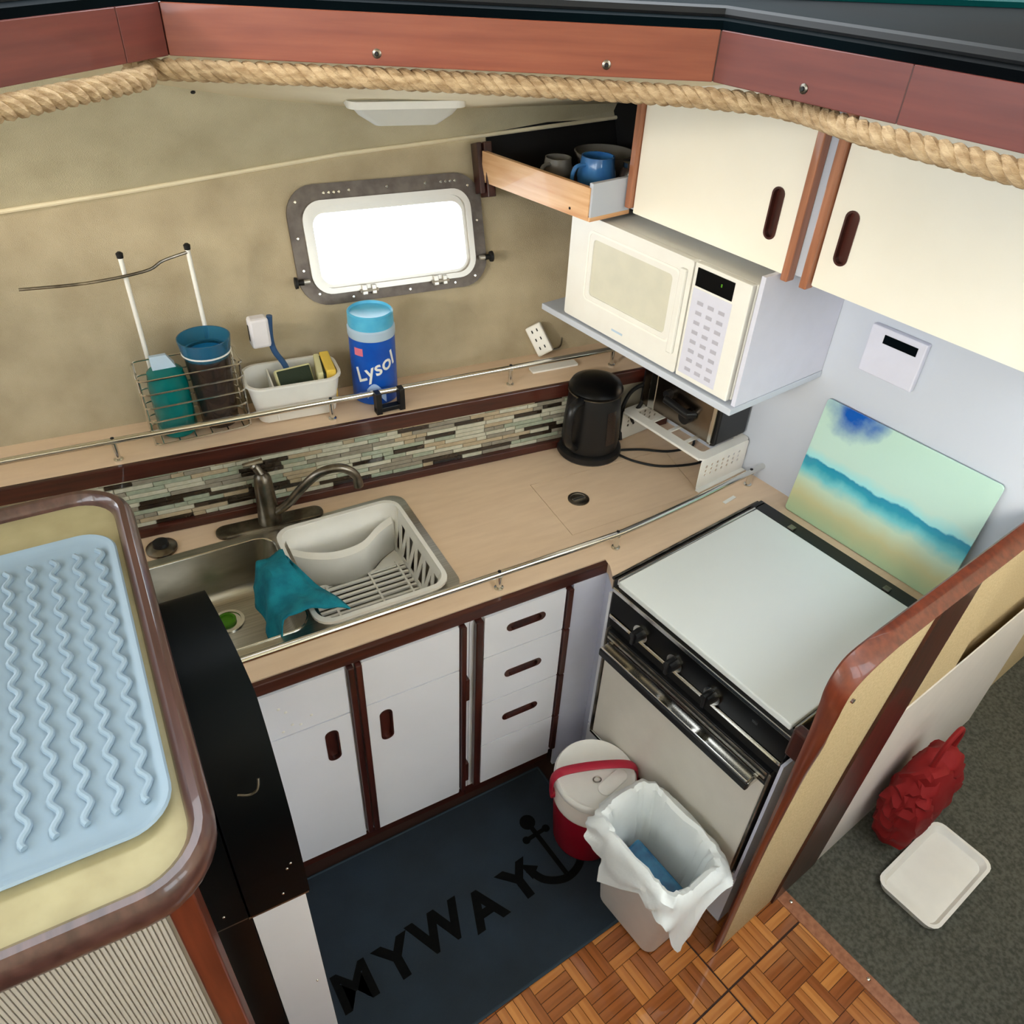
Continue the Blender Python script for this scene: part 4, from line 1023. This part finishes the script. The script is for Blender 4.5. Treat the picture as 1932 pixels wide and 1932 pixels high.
# red cloth bag and white box edge in the forward cabin
rbg = thing('red_bag', 'bright red cloth bag slumped on the grey carpet beyond the partition', 'bag', tuple(RW(.045, -.725, .005)), RZ)
bm_ = B(); bmesh.ops.create_icosphere(bm_.b, subdivisions=4, radius=1)
for v in bm_.b.verts:
    x, y, z = v.co; q = max(abs(x), abs(y)); k = (1/max(q, .35))**.55
    zz = (z*.5+.5)**.8*.42; sq = 1-.25*max(0, z)
    v.co = Vector((x*k*.14*sq+.008*math.sin(22*z+6*y), y*k*.075*sq+.006*math.sin(17*x+9*z), zz+.012*math.sin(9*x+5*y)))
bm_.build('bag_body', 'redcloth', rbg, smooth=True)
B().tube(smoothpath([(-.05, 0, .40), (-.04, 0, .50), (.02, 0, .53), (.06, 0, .48), (.06, 0, .40)], 6), .008, 8).build('bag_strap', 'redcloth', rbg, smooth=True)
wbx = thing('white_tray', 'cream plastic tray with a rounded corner on the grey carpet at the right edge', 'tray', tuple(RW(.022, .015, .005)), RZ)
s = B(); s.loft([[(x, y, 0) for x, y in rrect(-.235, .10, -.99, -.81, .03, 4)], [(x, y, .03) for x, y in rrect(-.245, .11, -1.0, -.80, .035, 4)], [(x, y, .03) for x, y in rrect(-.235, .10, -.99, -.81, .03, 4)], [(x, y, .008) for x, y in rrect(-.225, .09, -.98, -.82, .03, 4)]])
s.build('tray_shell', 'plastic', wbx, smooth=True)

# ================================================================= LEFT: black console and table
bx = thing('black_console', 'tall black glossy console with curved top beside the sink cabinet', 'console', (0, 0, 0))
prof = [(.82, .848)]+[(p.x, p.y) for p in smoothpath([(.820, .95, 0), (.828, 1.05, 0), (.848, 1.14, 0), (.895, 1.24, 0), (.945, 1.295, 0), (1.0, 1.328, 0), (1.06, 1.345, 0), (1.12, 1.351, 0), (1.185, 1.348, 0), (1.20, 1.335, 0)], 5)]+[(1.202, .848)]
s = B(); s.prism(prof, -.046, .068, 'x')
for v in s.b.verts:
    if v.co.x > 0 and v.co.z > .9: v.co.x -= max(0, v.co.y-.95)*.11
s.build('curved_front', 'blackpanel', bx, smooth=True)
prof2 = [(y+.004, z-.004) for y, z in prof[:-2]]+[(1.202, .845)]
s = B(); s.prism(prof2, -.119, -.050, 'x'); s.build('side_wing', 'blackpanel', bx, smooth=True)
B().box(-.050, .066, .822, 1.20, .838, .846, .001).build('bottom_lip', 'pewter', bx)
B().box(-.119, -.052, .825, 1.20, .838, .8455).build('wing_lip', 'pewter', bx)
s = B(); s.tube(smoothpath([(-.006, .838, 1.205), (.012, .832, 1.202), (.026, .833, 1.207), (.032, .842, 1.222)], 5), .0025, 8); s.build('latch_wire', 'pewter', bx, smooth=True)
for x, z in ((.046, .975), (.038, .962), (.020, .885), (-.088, .896)): screw(bx, (x, .818, z), (0, -1, 0), .0028, 'chrome')
s = B(); s.box(-.119, -.046, .838, 1.29, .0, .838, .001); s.build('lower_carcass', 'black', bx)
wpn = thing('white_end_panel', 'white laminate end panel below the black console', 'panel', (0, 0, 0))
B().box(-.044, .060, .834, 1.298, .001, .837, .001).build('panel_body', 'white', wpn)
screw(wpn, (.04, .834, .43), (0, -1, 0), .003)

tbl = thing('saloon_table', 'cream topped table with rounded dark wood fiddle rim at the left edge', 'table', (0, 0, 1.43))
x1, y0t = -.045, .575
def tab(ins): return rrect(-1.1+ins, x1-ins, y0t+ins, 1.46-ins, .095-ins*.9, 8)
B().prism(tab(.02), -.03, .002).build('table_top', 'creamtop', tbl)
s = B()
rings = []
for ins, z in ((.0, -.035), (-.006, -.02), (-.008, .0), (-.004, .014), (.004, .022), (.014, .022), (.022, .014), (.026, .003), (.026, -.035)):
    rings.append([(x, y, z) for x, y in tab(ins)])
s.loft(rings+[rings[0]], False, False); s.build('fiddle_rim', 'rim', tbl, smooth=True)
tbs = thing('table_cupboard', 'ribbed pale vinyl cupboard with red wood corner post under the table', 'cupboard', (0, 0, 0))
B().box(-1.05, -.1225, .612, 1.30, .0, 1.394).build('carcass', 'ribbed', tbs)
for i in range(58):
    x = -.130-i*.0062
    B().box(x-.0021, x+.0021, .6085, .6125, .02, 1.393).build('rib', 'ribbed', tbs)
B().box(-.1215, -.086, .600, .66, .0, 1.394, .003).build('corner_post', 'redwood_z', tbs)
ty = thing('ribbed_tray', 'pale blue plastic tray with wavy ribs lying on the cream table', 'tray', (0, 0, 1.4325))
tr_o = lambda ins: rrect(-.42+ins, -.078-ins, .668+ins, 1.32-ins, .06-ins*.8, 8)
s = B(); s.loft([[(x, y, 0) for x, y in tr_o(.008)], [(x, y, .012) for x, y in tr_o(0)], [(x, y, .015) for x, y in tr_o(.003)], [(x, y, .012) for x, y in tr_o(.010)], [(x, y, .006) for x, y in tr_o(.018)]])
s.build('tray_shell', 'paleblue', ty, smooth=True)
for i in range(8):
    x = -.108-i*.036
    pts = []
    ys, ye = .715+.0*i, 1.27
    n_ = 90
    for k in range(n_+1):
        y = ys+(ye-ys)*k/n_; pts.append((x-.0*k+.0055*math.sin(y*2*PI/.046), y, .009))
    B().tube(pts, .0048, 8).build('wavy_rib', 'paleblue', ty, smooth=True)
